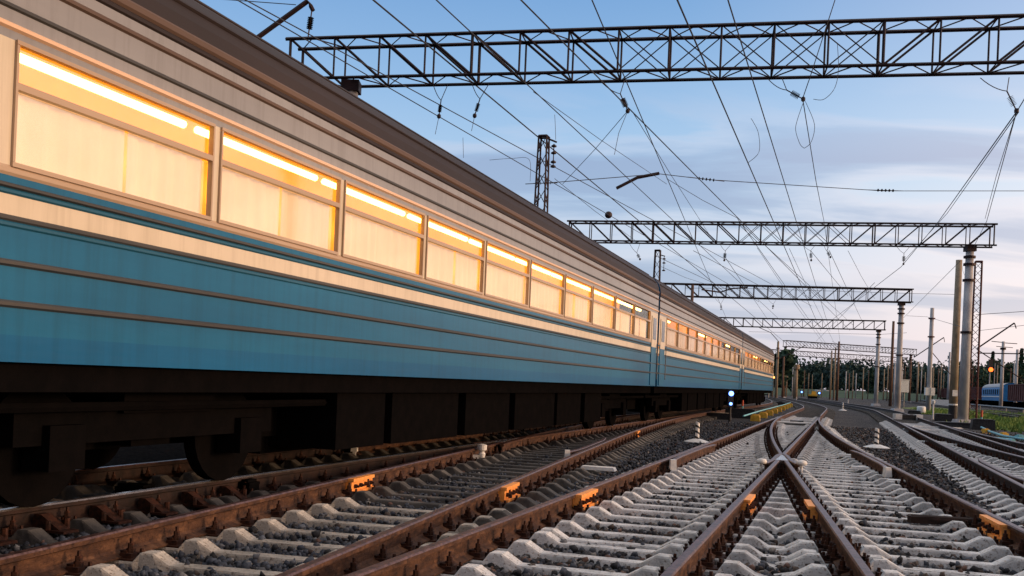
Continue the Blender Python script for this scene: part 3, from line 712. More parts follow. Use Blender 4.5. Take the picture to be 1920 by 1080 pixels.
k = MB(); k.lathe([(.1, 0), (.38, .1), (.38, .4), (.1, .55)], (0, 0, HL-.1)); k.build('lamp_head', M['black'], lp)
pole(1675, 760, 150, 680, .15, 'pole', 'pale pole standing close to the thin lamp post')
for i, (xb, yb, yt, d) in enumerate([(1474, 738, 678, 220), (1485, 738, 690, 250), (1507, 738, 694, 270), (1515, 738, 700, 300), (1540, 740, 700, 260), (1585, 742, 696, 250), (1591, 742, 700, 270), (1598, 742, 694, 255), (1617, 743, 690, 240), (1604, 741, 700, 300), (1627, 744, 695, 280), (1663, 746, 684, 230), (1656, 748, 692, 260), (1726, 748, 688, 260), (1758, 745, 690, 250), (1763, 746, 684, 265), (1768, 746, 700, 280), (1899, 752, 676, 230), (1893, 752, 690, 260), (1522, 738, 702, 310), (1640, 745, 690, 260), (1688, 747, 694, 280), (1695, 748, 686, 250), (1733, 749, 698, 270), (1748, 749, 688, 240), (1785, 750, 690, 260), (1822, 750, 686, 250), (1868, 752, 684, 250)]):
    pole(xb, yb, d, yt, (.17, .12, .15)[i % 3], ('pole_tan', 'pole', 'pole_brown', 'pole_tan')[i % 4], 'small thin pole among many standing far off in the yard before the trees', 'far thin poles before the trees')
def lattice_mast(X, Y, H0, H1, w0, w1, m, label, bays=12):
    o = empty('lattice_mast', (X, Y, 0), TH*-1, label, 'mast'); b = MB()
    def c(k, i): f = k/bays; w_ = w0+(w1-w0)*f; z = H0+(H1-H0)*f; return Vector(((-1, 1, 1, -1)[i]*w_/2, (-1, -1, 1, 1)[i]*w_/2, z))
    for i in range(4): b.bar(c(0, i), c(bays, i), .05)
    for k in range(bays):
        for i in range(4):
            j = (i+1) % 4; b.bar(c(k, i), c(k+1, j), .022)
            if i % 2: b.bar(c(k, j), c(k+1, i), .022)
    for i in range(4): b.bar(c(bays, i), c(bays, (i+1) % 4), .07)
    b.build('lattice_shaft', M[m], o); return o
m1 = lattice_mast(.89, 32.6, 0, 9.55, .55, .28, 'truss', 'dark lattice mast rising from behind the train, the nearer of two', 16)
i_ = MB(); i_.bar((.1, 0, 9.5), (.45, 0, 9.35), .05)
for q in (9.28, 9.05, 8.75, 8.6): i_.lathe([(.03, 0), (.09, .02), (.09, .06), (.03, .1)], (.36, 0, q-.1), 10)
i_.tube([(.36, 0, 9.3), (.36, 0, 8.5)], .018, 5); i_.build('insulator_string', M['insul'], m1)
m2 = lattice_mast(8.75, 58.9, 0, 9.55, .55, .3, 'truss', 'dark lattice mast rising from behind the train, the farther of two', 16)
i_ = MB(); i_.bar((.1, 0, 9.3), (.45, 0, 9.2), .05)
for q in (9.1, 8.85, 8.4): i_.lathe([(.03, 0), (.1, .02), (.1, .06), (.03, .1)], (.4, 0, q-.1), 10)
i_.tube([(.4, 0, 9.2), (.4, 0, 8.3)], .018, 5); i_.build('insulator_string', M['insul'], m2)
pole(1290, 741, 78, 534, .16, 'pole_brown', 'stub of a dark pole showing above the train roof near the third beam')
m3 = lattice_mast(25.75, 54.0, 0, 9.0, .42, .34, 'redsteel', 'narrow dark red lattice mast tight behind the white concrete pole', 22)
ln = MB(); ln.tube([(.1, 0, 4.2), (1.9, 0, 5.65)], .045, 6); ln.tube([(1.9, 0, 5.65), (2.0, 0, 5.35)], .03, 6); ln.tube([(.1, 0, 4.15), (3.4, 0, 1.9)], .03, 6); ln.tube([(.1, 0, 3.95), (3.9, 0, 4.0)], .035, 6)
ln.build('bracket_arm', M['truss'], m3)
b = MB(); b.tube([(.1, 0, H20-.15), (-1.7, 0, H20-.05)], .06, 6); b.tube([(0, 0, H20-.2), (2.0, 0, H20-.25)], .06, 6); b.tube([(-1.0, 0, H20-.75), (1.4, 0, H20-.85)], .05, 6); b.lathe([(.25, 0), (.4, 0), (.4, .3), (.25, .3)], (0, 0, H20-1.2)); b.build('cross_arm', M['truss'], p20)
b = MB(); b.tube([(-.1, 0, H21-.9), (1.9, 0, H21+1.0)], .06, 6); b.tube([(0, 0, H21-1.6), (-1.4, 0, H21-2.4)], .05, 6); b.tube([(0, 0, H21-.6), (2.2, 0, H21-.6)], .05, 6); b.build('bracket_arm', M['truss'], p21)
b = MB(); b.tube([(-1.5, 0, H4-4.85), (1.25, 0, H4-2.85)], .05, 6); b.tube([(1.25, 0, H4-2.85), (1.35, 0, H4-3.3)], .03, 6); b.tube([(.1, 0, H4-4.3), (2.2, 0, H4-6.6)], .04, 6); b.build('bracket_arm', M['truss'], p4)
b = MB(); b.box((-.3, -.3, 1.95), (.42, .3, .75)); b.box((.18, -.35, 1.95), (.42, .3, .75)); tag(b.build('cabinet', M['white'], p4), None)
b = MB(); b.tube([(.1, 0, H11-2.8), (4.2, 0, H11-.4)], .06, 6); b.tube([(.05, 0, H11), (-1.2, 0, H11+1.3), (-3, 0, H11+2)], .05, 6); b.build('bracket_arm', M['truss'], p11)

# cantilever arm behind the train at the top left, and the roof-side bar
def arm(path, r, m, label, name='registration_arm', ins=None):
    b = MB(); b.tube(path, r, 6); o = b.build(name, M[m]); tag(o, label, 'bracket')
    if ins:
        c = MB(); strip_insul(c, *ins); c.build('insulator_string', M['insul'], o)
    return o
d = 22.0
arm([AT(425, 113, d), AT(485, 69, d), AT(577, 2, d), AT(583, 12, d), AT(587, 20, d)], .055, 'truss', 'dark cantilever arm slanting up behind the train roof at top left', 'cantilever_arm', (AT(585, 18, d), AT(578, 68, d)))
arm([AT(1156, 353, 40), AT(1195, 333, 40), AT(1236, 325, 40)], .07, 'truss', 'short bent registration arm hanging in the wires below the first beam')
arm([AT(1316, 543, 75), AT(1350, 548, 76), AT(1372, 541, 76), AT(1402, 539, 76)], .06, 'truss', 'small bent registration arm near the third beam')

# ------------------------------------------------------------------ overhead wires
def sagged(pts, n=14, sag=0.0):
    out = []
    for a, c in zip(pts, pts[1:]):
        a, c = Vector(a), Vector(c)
        for i in range(n): f = i/n; q = a.lerp(c, f); q.z -= sag*4*f*(1-f); out.append(q)
    out.append(Vector(pts[-1])); return out
def wire(pts, r, label, sag=0.0, group='overhead line wires'):
    b = MB(); b.tube(sagged(pts, 12, sag), r, 5); return tag(b.build('overhead_wire', M['wire']), label, 'wire', group)
def lvl(H, *pp): return [G(x, y, H+ZR) for x, y in pp]
def extend(p, back, fwd):
    p = [Vector(q) for q in p]; a = p[0]-(p[1]-p[0]).normalized()*back; c = p[-1]+(p[-1]-p[-2]).normalized()*fwd
    return [a]+p+[c]
wire(extend(lvl(9.6, (700, 0), (1205, 420)), 25, 120), .022, 'thick feeder wire running diagonally above the train from the top edge past the nearer mast')
wire(extend(lvl(8.5, (960, 132), (1280, 430)), 25, 80), .014, 'wire sloping down through the left third of the first beam')
wire(extend(lvl(8.2, (977, 0), (1385, 410)), 20, 75), .016, 'wire crossing the first beam behind its doubled diagonal')
wire(extend(lvl(7.6, (1110, 0), (1285, 415)), 14, 70), .012, 'steep wire passing the insulator left of centre under the first beam')
wire(extend(lvl(7.6, (1270, 0), (1450, 415)), 14, 70), .016, 'steep dark wire crossing the middle of the first beam')
wire(extend(lvl(7.6, (1365, 0), (1492, 412)), 14, 70), .013, 'steep wire right of the middle of the first beam')
n2 = AT(1505, 185, 24.5); wire([AT(1572, -20, 23.5), AT(1517, 150, 24.3), n2], .012, 'wire leaning right above the second hanging insulator'); wire([n2]+[AT(1530, 340, 33), AT(1545, 415, 50), AT(1575, 640, 120)], .012, 'wire dropping from the second hanging insulator toward the far tracks')
n3 = AT(1906, 210, 23)
wire([n3, AT(1760, 415, 45), AT(1690, 500, 55), AT(1560, 600, 95)], .016, 'left wire of the fan spreading from the insulator at the right edge')
wire([n3+Vector((.05, 0, 0)), AT(1776, 400, 44), AT(1694, 490, 55)], .012, 'second wire of the fan spreading from the insulator at the right edge')
wire([n3, AT(1850, 415, 42), AT(1822, 470, 54)], .012, 'third wire of the fan spreading from the insulator at the right edge')
wire([n3, AT(1868, 330, 33), AT(1847, 410, 44)], .01, 'steepest wire of the fan at the right edge')
wire([n3, AT(1960, 120, 20)], .012, 'short wire rising to the right edge from the fan'); 
wire(extend(lvl(8.6, (445, 0), (820, 217)), 14, 60), .014, 'left of the two thin wires crossing the top left corner behind the train')
wire(extend(lvl(8.6, (590, 70), (960, 270)), 14, 60), .014, 'right of the two thin wires crossing the top left corner behind the train')
wire([AT(380, -4, 30), AT(555, 9, 30)], .014, 'nearly level thin wire meeting the cantilever arm at top left')
sp = [AT(985, 345, 38), AT(1028, 343, 38), AT(1236, 326, 40), AT(1330, 337, 41), AT(1655, 358, 44), AT(1960, 358, 47)]
sw = wire(sp, .016, 'cross-span wire with two insulators stretching over the tracks below the first beam')
c = MB(); strip_insul(c, AT(1290, 332, 40.6), AT(1358, 340, 41.2), 5, .07); strip_insul(c, AT(1625, 356, 43.6), AT(1695, 358, 44.4), 5, .07); strip_insul(c, AT(1000, 344, 38), AT(1045, 343, 38.2), 3, .06); c.build('insulator_string', M['insul'], sw)
wire([AT(1285, 540, 77), AT(1402, 541, 78), AT(1700, 550, 86), AT(1790, 552, 80)], .016, 'second cross-span wire just above the third beam')
wire([AT(1404, 622, 130), AT(1650, 627, 124), AT(1700, 624, 100)], .02, 'faint cross-span wire below the fourth beam')
wire([AT(1700, 592, 88), AT(1738, 594, 96), AT(1800, 612, 60)], .015, 'short slack wire between the collared poles')
for i, (x0, y0, x1, y1, da, db, lb) in enumerate([(1383, 410, 1560, 660, 40.6, 150, 'upper wire running from the dark clamp on the second beam'), (1300, 470, 1470, 560, 55, 84, 'slanting wire between the second and third beams'), (1440, 465, 1600, 610, 54, 120, 'wire dropping right from the middle of the second beam'), (1358, 480, 1440, 600, 54, 120, 'wire falling left of the hanging insulators of the second beam'), (1520, 470, 1590, 555, 54, 88, 'wire between the second and third beams right of the middle'), (1555, 470, 1620, 610, 54, 122, 'wire falling toward the fourth beam from the second'), (1640, 530, 1530, 640, 60, 150, 'right-hand wire converging on the far yard'), (1800, 490, 1690, 600, 60, 120, 'wire from the tall poles toward the third beam'), (1230, 480, 1400, 560, 57, 84, 'low thin wire over the train beyond the farther mast'), (1830, 590, 1920, 584, 55, 52, 'short level wire right of the white pole'), (1835, 620, 1920, 610, 80, 70, 'lower short level wire right of the white pole')]):
    wire([AT(x0, y0, da), AT((x0+x1)/2, (y0+y1)/2, 2/(1/da+1/db)), AT(x1, y1, db)], .011+.00008*da, lb)
for i, (x0, y0, x1, y1, da, db, lb) in enumerate([(1000, 172, 1250, 345, 27, 45, 'fine wire beside the nearer mast, running down to the bent registration arm'), (1185, 208, 1330, 440, 26, 56, 'fine wire from the insulator left of centre down to the second beam'), (1040, 335, 1190, 450, 36, 57, 'fine wire from the foot of the nearer mast toward the second beam'), (1177, 208, 1055, 345, 26, 36, 'fine stay falling left from the insulator left of centre'), (1420, 465, 1555, 660, 54, 150, 'fine wire falling from the second beam to the far yard, left'), (1480, 466, 1570, 655, 54, 150, 'fine wire falling from the second beam to the far yard, right'), (1240, 500, 1330, 535, 58, 80, 'fine wire right of the farther mast'), (1590, 470, 1640, 560, 54, 88, 'fine wire dropping to the right end of the third beam'), (1385, 410, 1250, 335, 41, 40, 'fine wire up to the left from the dark clamp on the second beam'), (1560, 640, 1690, 690, 160, 120, 'fine far wire above the woodland'), (1500, 640, 1660, 655, 170, 150, 'fine far level wire under the fourth beam')]):
    wire([AT(x0, y0, da), AT((x0+x1)/2, (y0+y1)/2+3, 2/(1/da+1/db)), AT(x1, y1, db)], .008+.00007*da, lb)
# hanging insulators with their V suspension
def hanger(v1, v2, node, low, dd, par, drop=None, r=.085):
    b = MB(); P, Q, Nn, Lw = AT(*v1, dd), AT(*v2, dd), AT(*node, dd), AT(*low, dd)
    b.tube(sagged([P, Nn], 6, .06), .011, 5); b.tube([Q, Nn], .011, 5); strip_insul(b, Nn, Lw, 7, r); b.lathe([(.03, -.06), (.055, -.03), (.055, .03), (.03, .06)], Lw, 8)
    if drop: b.tube([Lw]+[AT(*q, dd) for q in drop], .007, 4)
    b.build('insulator_string', M['insul'], par)
hanger((1124, 150), (1171, 150), (1163, 176), (1177, 208), 25.6, g1, [(1160, 250), (1152, 290)])
hanger((1440, 148), (1466, 146), (1475, 169), (1506, 186), 24.9, g1)
hanger((1838, 146), (1892, 145), (1888, 171), (1906, 208), 23.3, g1)
hanger((812, 158), (840, 158), (827, 188), (823, 218), 27, g1, [(816, 252)], .06)
hanger((885, 157), (918, 155), (900, 185), (890, 217), 27, g1, [(884, 246)], .06)
for (a, c_, n_, l_) in [((1180, 456), (1200, 456), (1194, 474), (1200, 486)), ((1350, 457), (1372, 457), (1360, 470), (1358, 488)), ((1505, 458), (1530, 458), (1520, 470), (1521, 488)), ((1545, 459), (1556, 459), (1550, 470), (1557, 482)), ((1680, 460), (1708, 460), (1695, 475), (1694, 495))]: hanger(a, c_, n_, l_, 54, g2, None, .1)
for (a, c_, n_, l_) in [((1340, 558), (1358, 558), (1352, 570), (1352, 580)), ((1440, 561), (1456, 561), (1450, 570), (1449, 578))]: hanger(a, c_, n_, l_, 86, g3, None, .1)
# droppers and slack loops
def loop(pts, dd, label):
    P = [AT(x, y, dd) for x, y in pts]; Q = []
    for i in range(len(P)-1):
        p0, p1_, p2_, p3_ = P[max(i-1, 0)], P[i], P[i+1], P[min(i+2, len(P)-1)]
        for k in range(7): t = k/7; Q.append(.5*((2*p1_)+(p2_-p0)*t+(2*p0-5*p1_+4*p2_-p3_)*t*t+(3*p1_-p0-3*p2_+p3_)*t**3))
    b = MB(); b.tube(Q+[P[-1]], .007, 4); tag(b.build('slack_loop', M['wire']), label, 'wire', 'slack jumper loops')
loop([(1507, 190), (1495, 225), (1492, 245), (1500, 270), (1508, 278)], 25, 'left half of the thin slack jumper loop below the second insulator')
loop([(1510, 190), (1525, 225), (1527, 245), (1520, 268), (1508, 278)], 25, 'right half of the thin slack jumper loop below the second insulator')
loop([(1408, 222), (1412, 228), (1422, 250), (1423, 285), (1403, 305)], 27, 'thin slack jumper curve left of the looped insulator')
loop([(1570, 80), (1572, 130), (1565, 165), (1545, 186), (1525, 186)], 24, 'thin slack jumper curve right of the second insulator')
loop([(1820, 480), (1805, 500), (1810, 520)], 54, 'little slack loop beside the top of the white pole')
loop([(1040, 215), (1041, 232), (1042, 262)], 30, 'short dropper under the wire near the nearer mast')
loop([(918, 300), (960, 297), (992, 299), (994, 340)], 34, 'bent dropper over the train left of the nearer mast')
loop([(868, 258), (869, 296)], 33, 'thin dropper above the train roof left of the bent one')
# dark ball weight on a wire
b = MB(); p = AT(1141, 403, 45); b.lathe([(.0, -.17), (.1, -.14), (.17, -.05), (.17, .05), (.1, .14), (0, .17)], p, 14); tag(b.build('wire_ball', M['insul'], smooth=True), 'dark ball fixed on the wire above the train roof', 'wire ball')

# ------------------------------------------------------------------ small trackside things
def fouling_post(X, Y, label, h=.42, r=.052):
    o = empty('fouling_post', (X, Y, .055), .4, label, 'marker post')
    b = MB(); b.lathe([(.33, .02), (.31, .035), (.12, .095), (.06, .105)], (0, 0, 0), 28); b.build('base_cone', M['white'], o, True)
    m = bpy.data.materials.get('post_stripes')
    if not m:
        m = mat('post_stripes', (.8, .8, .78), (.8, .8, .78), 4, .5); nt = m.node_tree
        tcn = N(nt, 'ShaderNodeTexCoord'); s = N(nt, 'ShaderNodeSeparateXYZ'); L(nt, tcn.outputs['Object'], s.inputs[0])
        k = math_(nt, 'FRACT', math_(nt, 'ADD', math_(nt, 'MULTIPLY', s.outputs[2], 7.2), math_(nt, 'MULTIPLY', s.outputs[0], 4.5)))
        L(nt, ramp(nt, [(0, (.80, .80, .78)), (.62, (.015, .015, .016))], k, 'CONSTANT').outputs[0], nt.nodes['Principled BSDF'].inputs['Base Color'])
    b = MB(); b.tube([(0, 0, .09), (0, 0, .09+h)], r, 14); b.tube([(0, 0, .09+h), (0, 0, .12+h)], [r, r*.5], 14); b.build('striped_post', m, o)
    return o
fouling_post(4.64+.08, 24.0, 'striped fouling post on a white cone between the train and the left track')
fouling_post(9.47, 24.9, 'striped fouling post on a white cone in the gravel right of the crossing')
fouling_post(*G(1580, 769, .1).xy, 'small far striped post, nearer of two beyond the right gravel bed', .5)
fouling_post(*G(1590, 758, .1).xy, 'small far striped post, farther of two beyond the right gravel bed', .5)
fouling_post(*G(1493, 752, .1).xy, 'tiny striped post on a white cone beyond the yellow cable boxes', .5)
def block(name, loc, dims, m, label, cat, rz=-TH, taper=.92, lid=None):
    o = empty(name, loc, rz, label, cat); b = MB(); b.box((0, 0, dims[2]/2), dims, 0, None, taper); b.box((0, 0, dims[2]+.012), (dims[0]*.96, dims[1]*.96, .03)); b.build('housing', M[m], o)
    l = MB(); l.box((0, 0, dims[2]+.04), (dims[0]*.8, dims[1]*.8, .03)); l.build('lid', M[lid or m], o); return o
def plank(X, Y, Lx, label, rz=-.28, wy=.2):
    b = MB(); b.box((0, 0, 0), (Lx, wy, .05), 0, None, .9); o = b.build('white_plank', M['white'], None, False, (X, Y, .17)); o.rotation_euler.z = rz; tag(o, label, 'board')
plank(1.40, 14.4, .52, 'white painted board lying right of the rail before the left gravel strip')
plank(6.95, 19.8, .36, 'white painted bar across the sleepers just beyond the central crossing')
plank(6.05, 16.6, .3, 'white bar right of the crossing point, partly under the wing rail')
plank(5.75, 14.3, .26, 'pale flat bar beside the rail right of the crossing point')
plank(*G(1748, 829, .17).xy, .8, 'pale board at the left foot of the dark rail in the right gravel')
plank(*G(1790, 834, .17).xy, .7, 'cream board lying across the right-hand track near its blade')
plank(*G(1752, 806, .17).xy, 2.4, 'long white drive rod across the right-hand track', .0, .14)
plank(*G(1758, 801, .17).xy, 2.2, 'second white drive rod beside the longer one', .05, .12)
# point drives between the closure rails beyond the central crossing
y = 38.6; xm = (LA.main(y, 0)+LA.main(y, 1))/2+.1
o = empty('point_drive', (xm, y, .1), -TH, 'black and white point drive between the closure rails beyond the crossing', 'point machine')
b = MB(); b.box((0, 0, .1), (1.15, .5, .14)); b.box((0, -.5, .06), (1.3, .12, .06)); b.build('drive_bed', M['black'], o)
b = MB(); b.box((-.42, -.27, .14), (.34, .12, .14)); b.box((.42, -.27, .14), (.3, .12, .14)); b.tube([(-.75, -.72, .1), (.75, -.72, .1)], .04, 8); b.build('drive_rod', M['white'], o)
y = 49; xm = (LC.main(y, 0)+LC.main(y, 1))/2
o = empty('point_drive', (G(1714, 789, .1).x, G(1714, 789, .1).y, .12), -.1, 'white point machine with a dark middle lying in the right-hand track', 'point machine')
b = MB(); b.box((-.35, 0, .16), (.72, .5, .26)); b.build('drive_bed', M['black'], o)
for q in (-.88, .2): b = MB(); b.box((q, 0, .17), (.34, .54, .30)); b.build('drive_cover', M['white'], o)
# left: dwarf signal, black boxes, cyan pipe with yellow cable boxes
gp_ = AT(1370, 740, 40); dw = empty('dwarf_signal', (gp_.x, gp_.y, 0), 0, 'black dwarf signal with two blue-white lamps in front of the train end', 'signal')
b = MB(); b.tube([(0, 0, 0), (0, 0, .9)], .05, 8); b.box((0, 0, 1.02), (.22, .16, .66)); b.build('signal_head', M['black'], dw)
M['bluelamp'] = emit('blue_signal_lamp', (.12, .26, 1), 6)
b = MB(); b.lathe([(0, 0), (.10, 0), (.10, .04), (0, .06)], (0, 0, 0), 14, 0, Matrix.Translation((0, -.085, 1.22)) @ Matrix.Rotation(math.pi/2, 4, 'X')); b.build('lamp', M['bluelamp'], dw)
b = MB(); b.lathe([(0, 0), (.06, 0), (.06, .03), (0, .05)], (0, 0, 0), 14, 0, Matrix.Translation((0, -.085, .80)) @ Matrix.Rotation(math.pi/2, 4, 'X')); b.build('lamp', M['bluelamp'], dw)
q = G(1388, 784, 0); block('trackside_box', (q.x, q.y, 0), (1.5, .7, .42), 'black', 'black trackside cable box at the foot of the cyan post', 'cable box')
q = G(1348, 786, 0); block('trackside_box', (q.x, q.y, 0), (1.1, .6, .25), 'black', 'low black cover plate left of the cyan post', 'cable box', lid='pole_tan')
q = G(1393, 781, 0)
o = empty('marker_stake', (q.x-.1, q.y-.25, .0), 0, 'cyan stake with a red top left of the yellow cable boxes', 'stake')
b = MB(); b.tube([(0, 0, 0), (0, 0, .55)], .045, 8); b.build('shaft', M['cyan'], o); b = MB(); b.tube([(0, 0, .55), (0, 0, .85)], .05, 8); b.build('red_top', M['redpost'], o)
a, c = G(1394, 780, .35), G(1482, 755, .35)
pts = [a, a.lerp(c, .22)+Vector((0, 0, .02)), a.lerp(c, .45), a.lerp(c, .7)+Vector((0, 0, -.02)), c]
b = MB(); b.tube(pts, .032, 8); tag(b.build('cyan_pipe', M['cyan']), 'pale cyan pipe running above the row of yellow boxes by the left track', 'pipe')
for i in range(9):
    p = a.lerp(c, .10+i*.105); bl = MB(); bl.box((0, 0, .13), (.42, .5, .26), 0, None, .9); bl.box((0, 0, .28), (.3, .1, .06)); o = bl.build('cable_box', M['yellow'], None, False, (p.x+.12, p.y, 0)); o.rotation_euler.z = -TH
    tag(o, 'yellow cable box in the row under the cyan pipe', 'cable box', 'yellow boxes under the cyan pipe')
q = G(1410, 783, 0); bl = MB(); bl.box((0, 0, .16), (.22, .3, .32), 0, None, .9); bl.tube([(0, 0, .3), (0, 0, .42)], .06, 8); tag(bl.build('cable_box', M['cyan'], None, False, (q.x, q.y, 0)), 'cyan junction box at the near end of the yellow row', 'cable box')
# right side: boxes round the pole feet, cyan stake and pipes
q = G(1750, 778, 0); block('trackside_box', (G(1800, 802).x, G(1800, 802).y, 0), (2.4, 1.2, .2), 'black', 'wide black concrete pad around the feet of the two big poles', 'pad')
block('trackside_box', (G(1842, 806).x, G(1842, 806).y, 0), (1.0, .9, .45), 'black', 'black cable box right of the white pole before the cyan stake', 'cable box')
block('trackside_box', (G(1768, 790).x, G(1768, 790).y, 0), (1.0, .7, .4), 'black', 'black cable box left of the brown pole foot', 'cable box', lid='grey')
q = G(1840, 800, 0); o = empty('marker_stake', q, 0, 'cyan stake with a red top on the grass right of the white pole', 'stake')
b = MB(); b.tube([(0, 0, 0), (0, 0, .5)], .045, 8); b.build('shaft', M['cyan'], o); b = MB(); b.tube([(0, 0, .5), (0, 0, .85)], .055, 8); b.build('red_top', M['redpost'], o)
b = MB(); b.tube([G(1840, 801, .15), G(1856, 809, .12), G(1880, 817, .12), G(1915, 823, .1), G(1990, 832, .1)], .045, 8); tag(b.build('cyan_pipe', M['cyan']), 'thin pale hose curving from the right cyan stake across the grass', 'hose')
b = MB(); b.tube([G(1862, 824, .12), G(1900, 828, .12)], .09, 8); tag(b.build('cyan_pipe', M['cyan']), 'thick cyan pipe lying beside the outermost rail at the right edge', 'pipe')
for x, y_, m_, lb in ((1848, 813, 'yellow', 'yellow box beside the black box at the right hose'), (1882, 821, 'yellow', 'yellow box between the cyan pipes at the right edge'), (1912, 826, 'cyan', 'cyan box at the end of the thick pipe')):
    q = G(x, y_); bl = MB(); bl.box((0, 0, .09), (.26, .3, .18), 0, None, .9); bl.box((0, 0, .19), (.16, .16, .04)); tag(bl.build('cable_box', M[m_], None, False, (q.x, q.y, 0)), lb, 'cable box')
q = AT(1727, 777, 82); o = empty('white_drum', (q.x, q.y, 0), 0, 'white round drum standing on the grass edge by the collared pole', 'drum')
b = MB(); b.lathe([(.33, 0), (.35, .05), (.35, .5), (.33, .56)], (0, 0, 0), 20); b.build('drum_body', M['white'], o, True); b = MB(); b.lathe([(.33, .56), (.28, .60), (0, .61)], (0, 0, 0), 20); b.build('lid', M['white'], o)
q = G(1749, 786); b = MB(); b.tube([(0, 0, 0), (0, 0, 1.05)], .05, 8); b.lathe([(.05, 1.0), (.1, 1.05), (.1, 1.2), (0, 1.25)], (0, 0, 0)); tag(b.build('marker_stake', M['white'], None, False, q), 'thin white-topped stake between the drum and the brown pole', 'stake')
q = G(1705, 771); block('trackside_box', (G(1714, 776).x, G(1714, 776).y, 0), (1.0, .6, .22), 'black', 'low black box in front of the white drum', 'cable box')
q = AT(1694, 757, 120); o = empty('relay_cabinet', (q.x, q.y, 0), 0, 'pale grey cabinet raised on a post behind the third gantry column', 'cabinet')
b = MB(); b.box((0, 0, 2.6), (.95, .6, 1.5)); b.box((0, 0, 3.38), (1.05, .7, .08)); b.build('housing', M['white'], o); b = MB(); b.tube([(0, 0, 0), (0, 0, 1.9)], .1, 8); b.build('post', M['grey'], o)
# dark switch heater bar across the right track
b = MB(); p = G(1795, 985, .13); b.tube([(p.x-.42, p.y+.12, .17), (p.x+.32, p.y-.02, .17)], .042, 8); b.box((p.x-.3, p.y+.10, .16), (.3, .1, .07)); tag(b.build('cable_conduit', M['rust_dark']), 'dark iron conduit lying across the sleepers of the right track', 'conduit')
# shaded fittings between the rails under the train
b = MB(); b.tube([(-5.1, 9.0, .2), (-4.0, 8.6, .17), (-3.3, 8.3, .15)], .045, 8); b.tube([(-4.45, 8.75, .19), (-4.35, 8.72, .19)], .065, 10); tag(b.build('drive_pipe', M['pole_tan']), 'dusty pipe between the rails in the shade beside the train', 'pipe')
block('trackside_box', (-3.5, 9.35, .02), (.36, .2, .2), 'under', 'small grey box standing between the shaded rails, left one', 'cable box')
block('trackside_box', (-2.75, 10.2, .02), (.4, .2, .2), 'under', 'small grey box standing between the shaded rails, right one', 'cable box')

# ------------------------------------------------------------------ parked rolling stock
OFFX = 2.45
def parked_coach():
    y = 177; x = OFFX+24.6+1.6+T1*y
    o = empty('parked_coach', (x, y, .25), -TH, 'bright blue parked coach with a white stripe and grey arched roof', 'train coach')
    L_ = 25; hl = L_/2; b = MB()
    pr = [(1.5, 1.0), (1.55, 3.0)]; arch = [(1.55*math.cos(a), 3.0+1.05*math.sin(a)) for a in [math.pi*k/14 for k in range(15)]]
    pts = [(1.5, 1.0)]+arch+[(-1.5, 1.0)]; n = len(pts)
    b.add([(px_, e*hl, z) for e in (-1, 1) for px_, z in pts], [tuple(range(n)), tuple(range(n, 2*n))[::-1]]+[(k, (k+1) % n, n+(k+1) % n, n+k)[::-1] for k in range(n)], 0)
    b.build('body', M['bluecoach'], o)
    r = MB(); ar = [(1.58*math.cos(a), 3.05+1.06*math.sin(a)) for a in [math.pi*(k+1.6)/17.2 for k in range(15)]]; n = len(ar)
    r.add([(px_, y_, z+.02) for y_ in (-hl+.15, hl) for px_, z in ar], [(k, k+1, n+k+1, n+k) for k in range(n-1)]); r.build('roof', M['greyroof'], o, True)
    s = MB(); s.box((-1.56, 0, 1.72), (.03, L_-.2, .16)); s.build('stripe', M['white'], o)
    for k in range(9):
        f = MB(); f.box((-1.565, -hl+2.2+k*2.55, 2.55), (.03, 1.0, .9)); f.build('window', M['darkglass'], o)
    u = MB(); u.box((0, 0, .75), (2.3, L_-2, .5)); u.build('underframe', M['under'], o)
    for e in (-1, 1):
        g = MB(); g.box((0, e*8, .45), (2.3, 3, .5))
        for a in (-1.1, 1.1): g.tube([(-1, e*8+a, .42), (1, e*8+a, .42)], .45, 16)
        g.build('bogie', M['under'], o)
parked_coach()
def wagon(y, off, L_, h, label):
    x = OFFX+off+T1*y; o = empty('freight_wagon', (x, y, .25), -TH, label, 'freight wagon', 'parked red-brown wagons')
    b = MB(); hl = L_/2
    b.box((0, 0, 1.2), (2.9, L_, .25)); 
    for s in (-1, 1):
        b.box((s*1.45, 0, 1.2+h/2), (.08, L_-.1, h)); b.box((s*1.47, 0, 1.2+h), (.16, L_, .12))
        for k in range(9): b.box((s*1.52, -hl+.3+k*(L_-.6)/8, 1.2+h/2), (.1, .14, h-.1))
    for e in (-1, 1):
        b.box((0, e*(hl-.06), 1.2+h/2), (2.8, .08, h-.02))
        for q in (.3, .6): b.box((0, e*(hl+.02), 1.2+h*q), (2.85, .1, .12))
    b.build('hopper_body', M['wagon'], o)
    for e in (-1, 1):
        g = MB(); g.box((0, e*(hl-2.2), .6), (2.2, 2.4, .35))
        for a in (-.9, .9): g.tube([(-.95, e*(hl-2.2)+a, .45), (.95, e*(hl-2.2)+a, .45)], .45, 16)
        g.build('bogie', M['under'], o)
    c = MB(); c.box((0, 0, .85), (.5, L_+.8, .35)); c.build('underframe', M['under'], o)
wagon(124, 21.3, 13.5, 2.0, 'red-brown open wagon in front of the blue coach at the right edge')
for i, lb in enumerate(['red-brown wagon coupled next behind the blue coach', 'red-brown wagon second behind the blue coach', 'red-brown wagon third behind the blue coach', 'red-brown wagon fourth behind the blue coach', 'red-brown wagon fifth behind the blue coach', 'red-brown wagon at the far end of the parked row']):
    wagon(198.5+i*14.0, 26.2, 13.6, (2.3, 2.0, 2.6, 2.1, 2.4, 2.2)[i], lb)
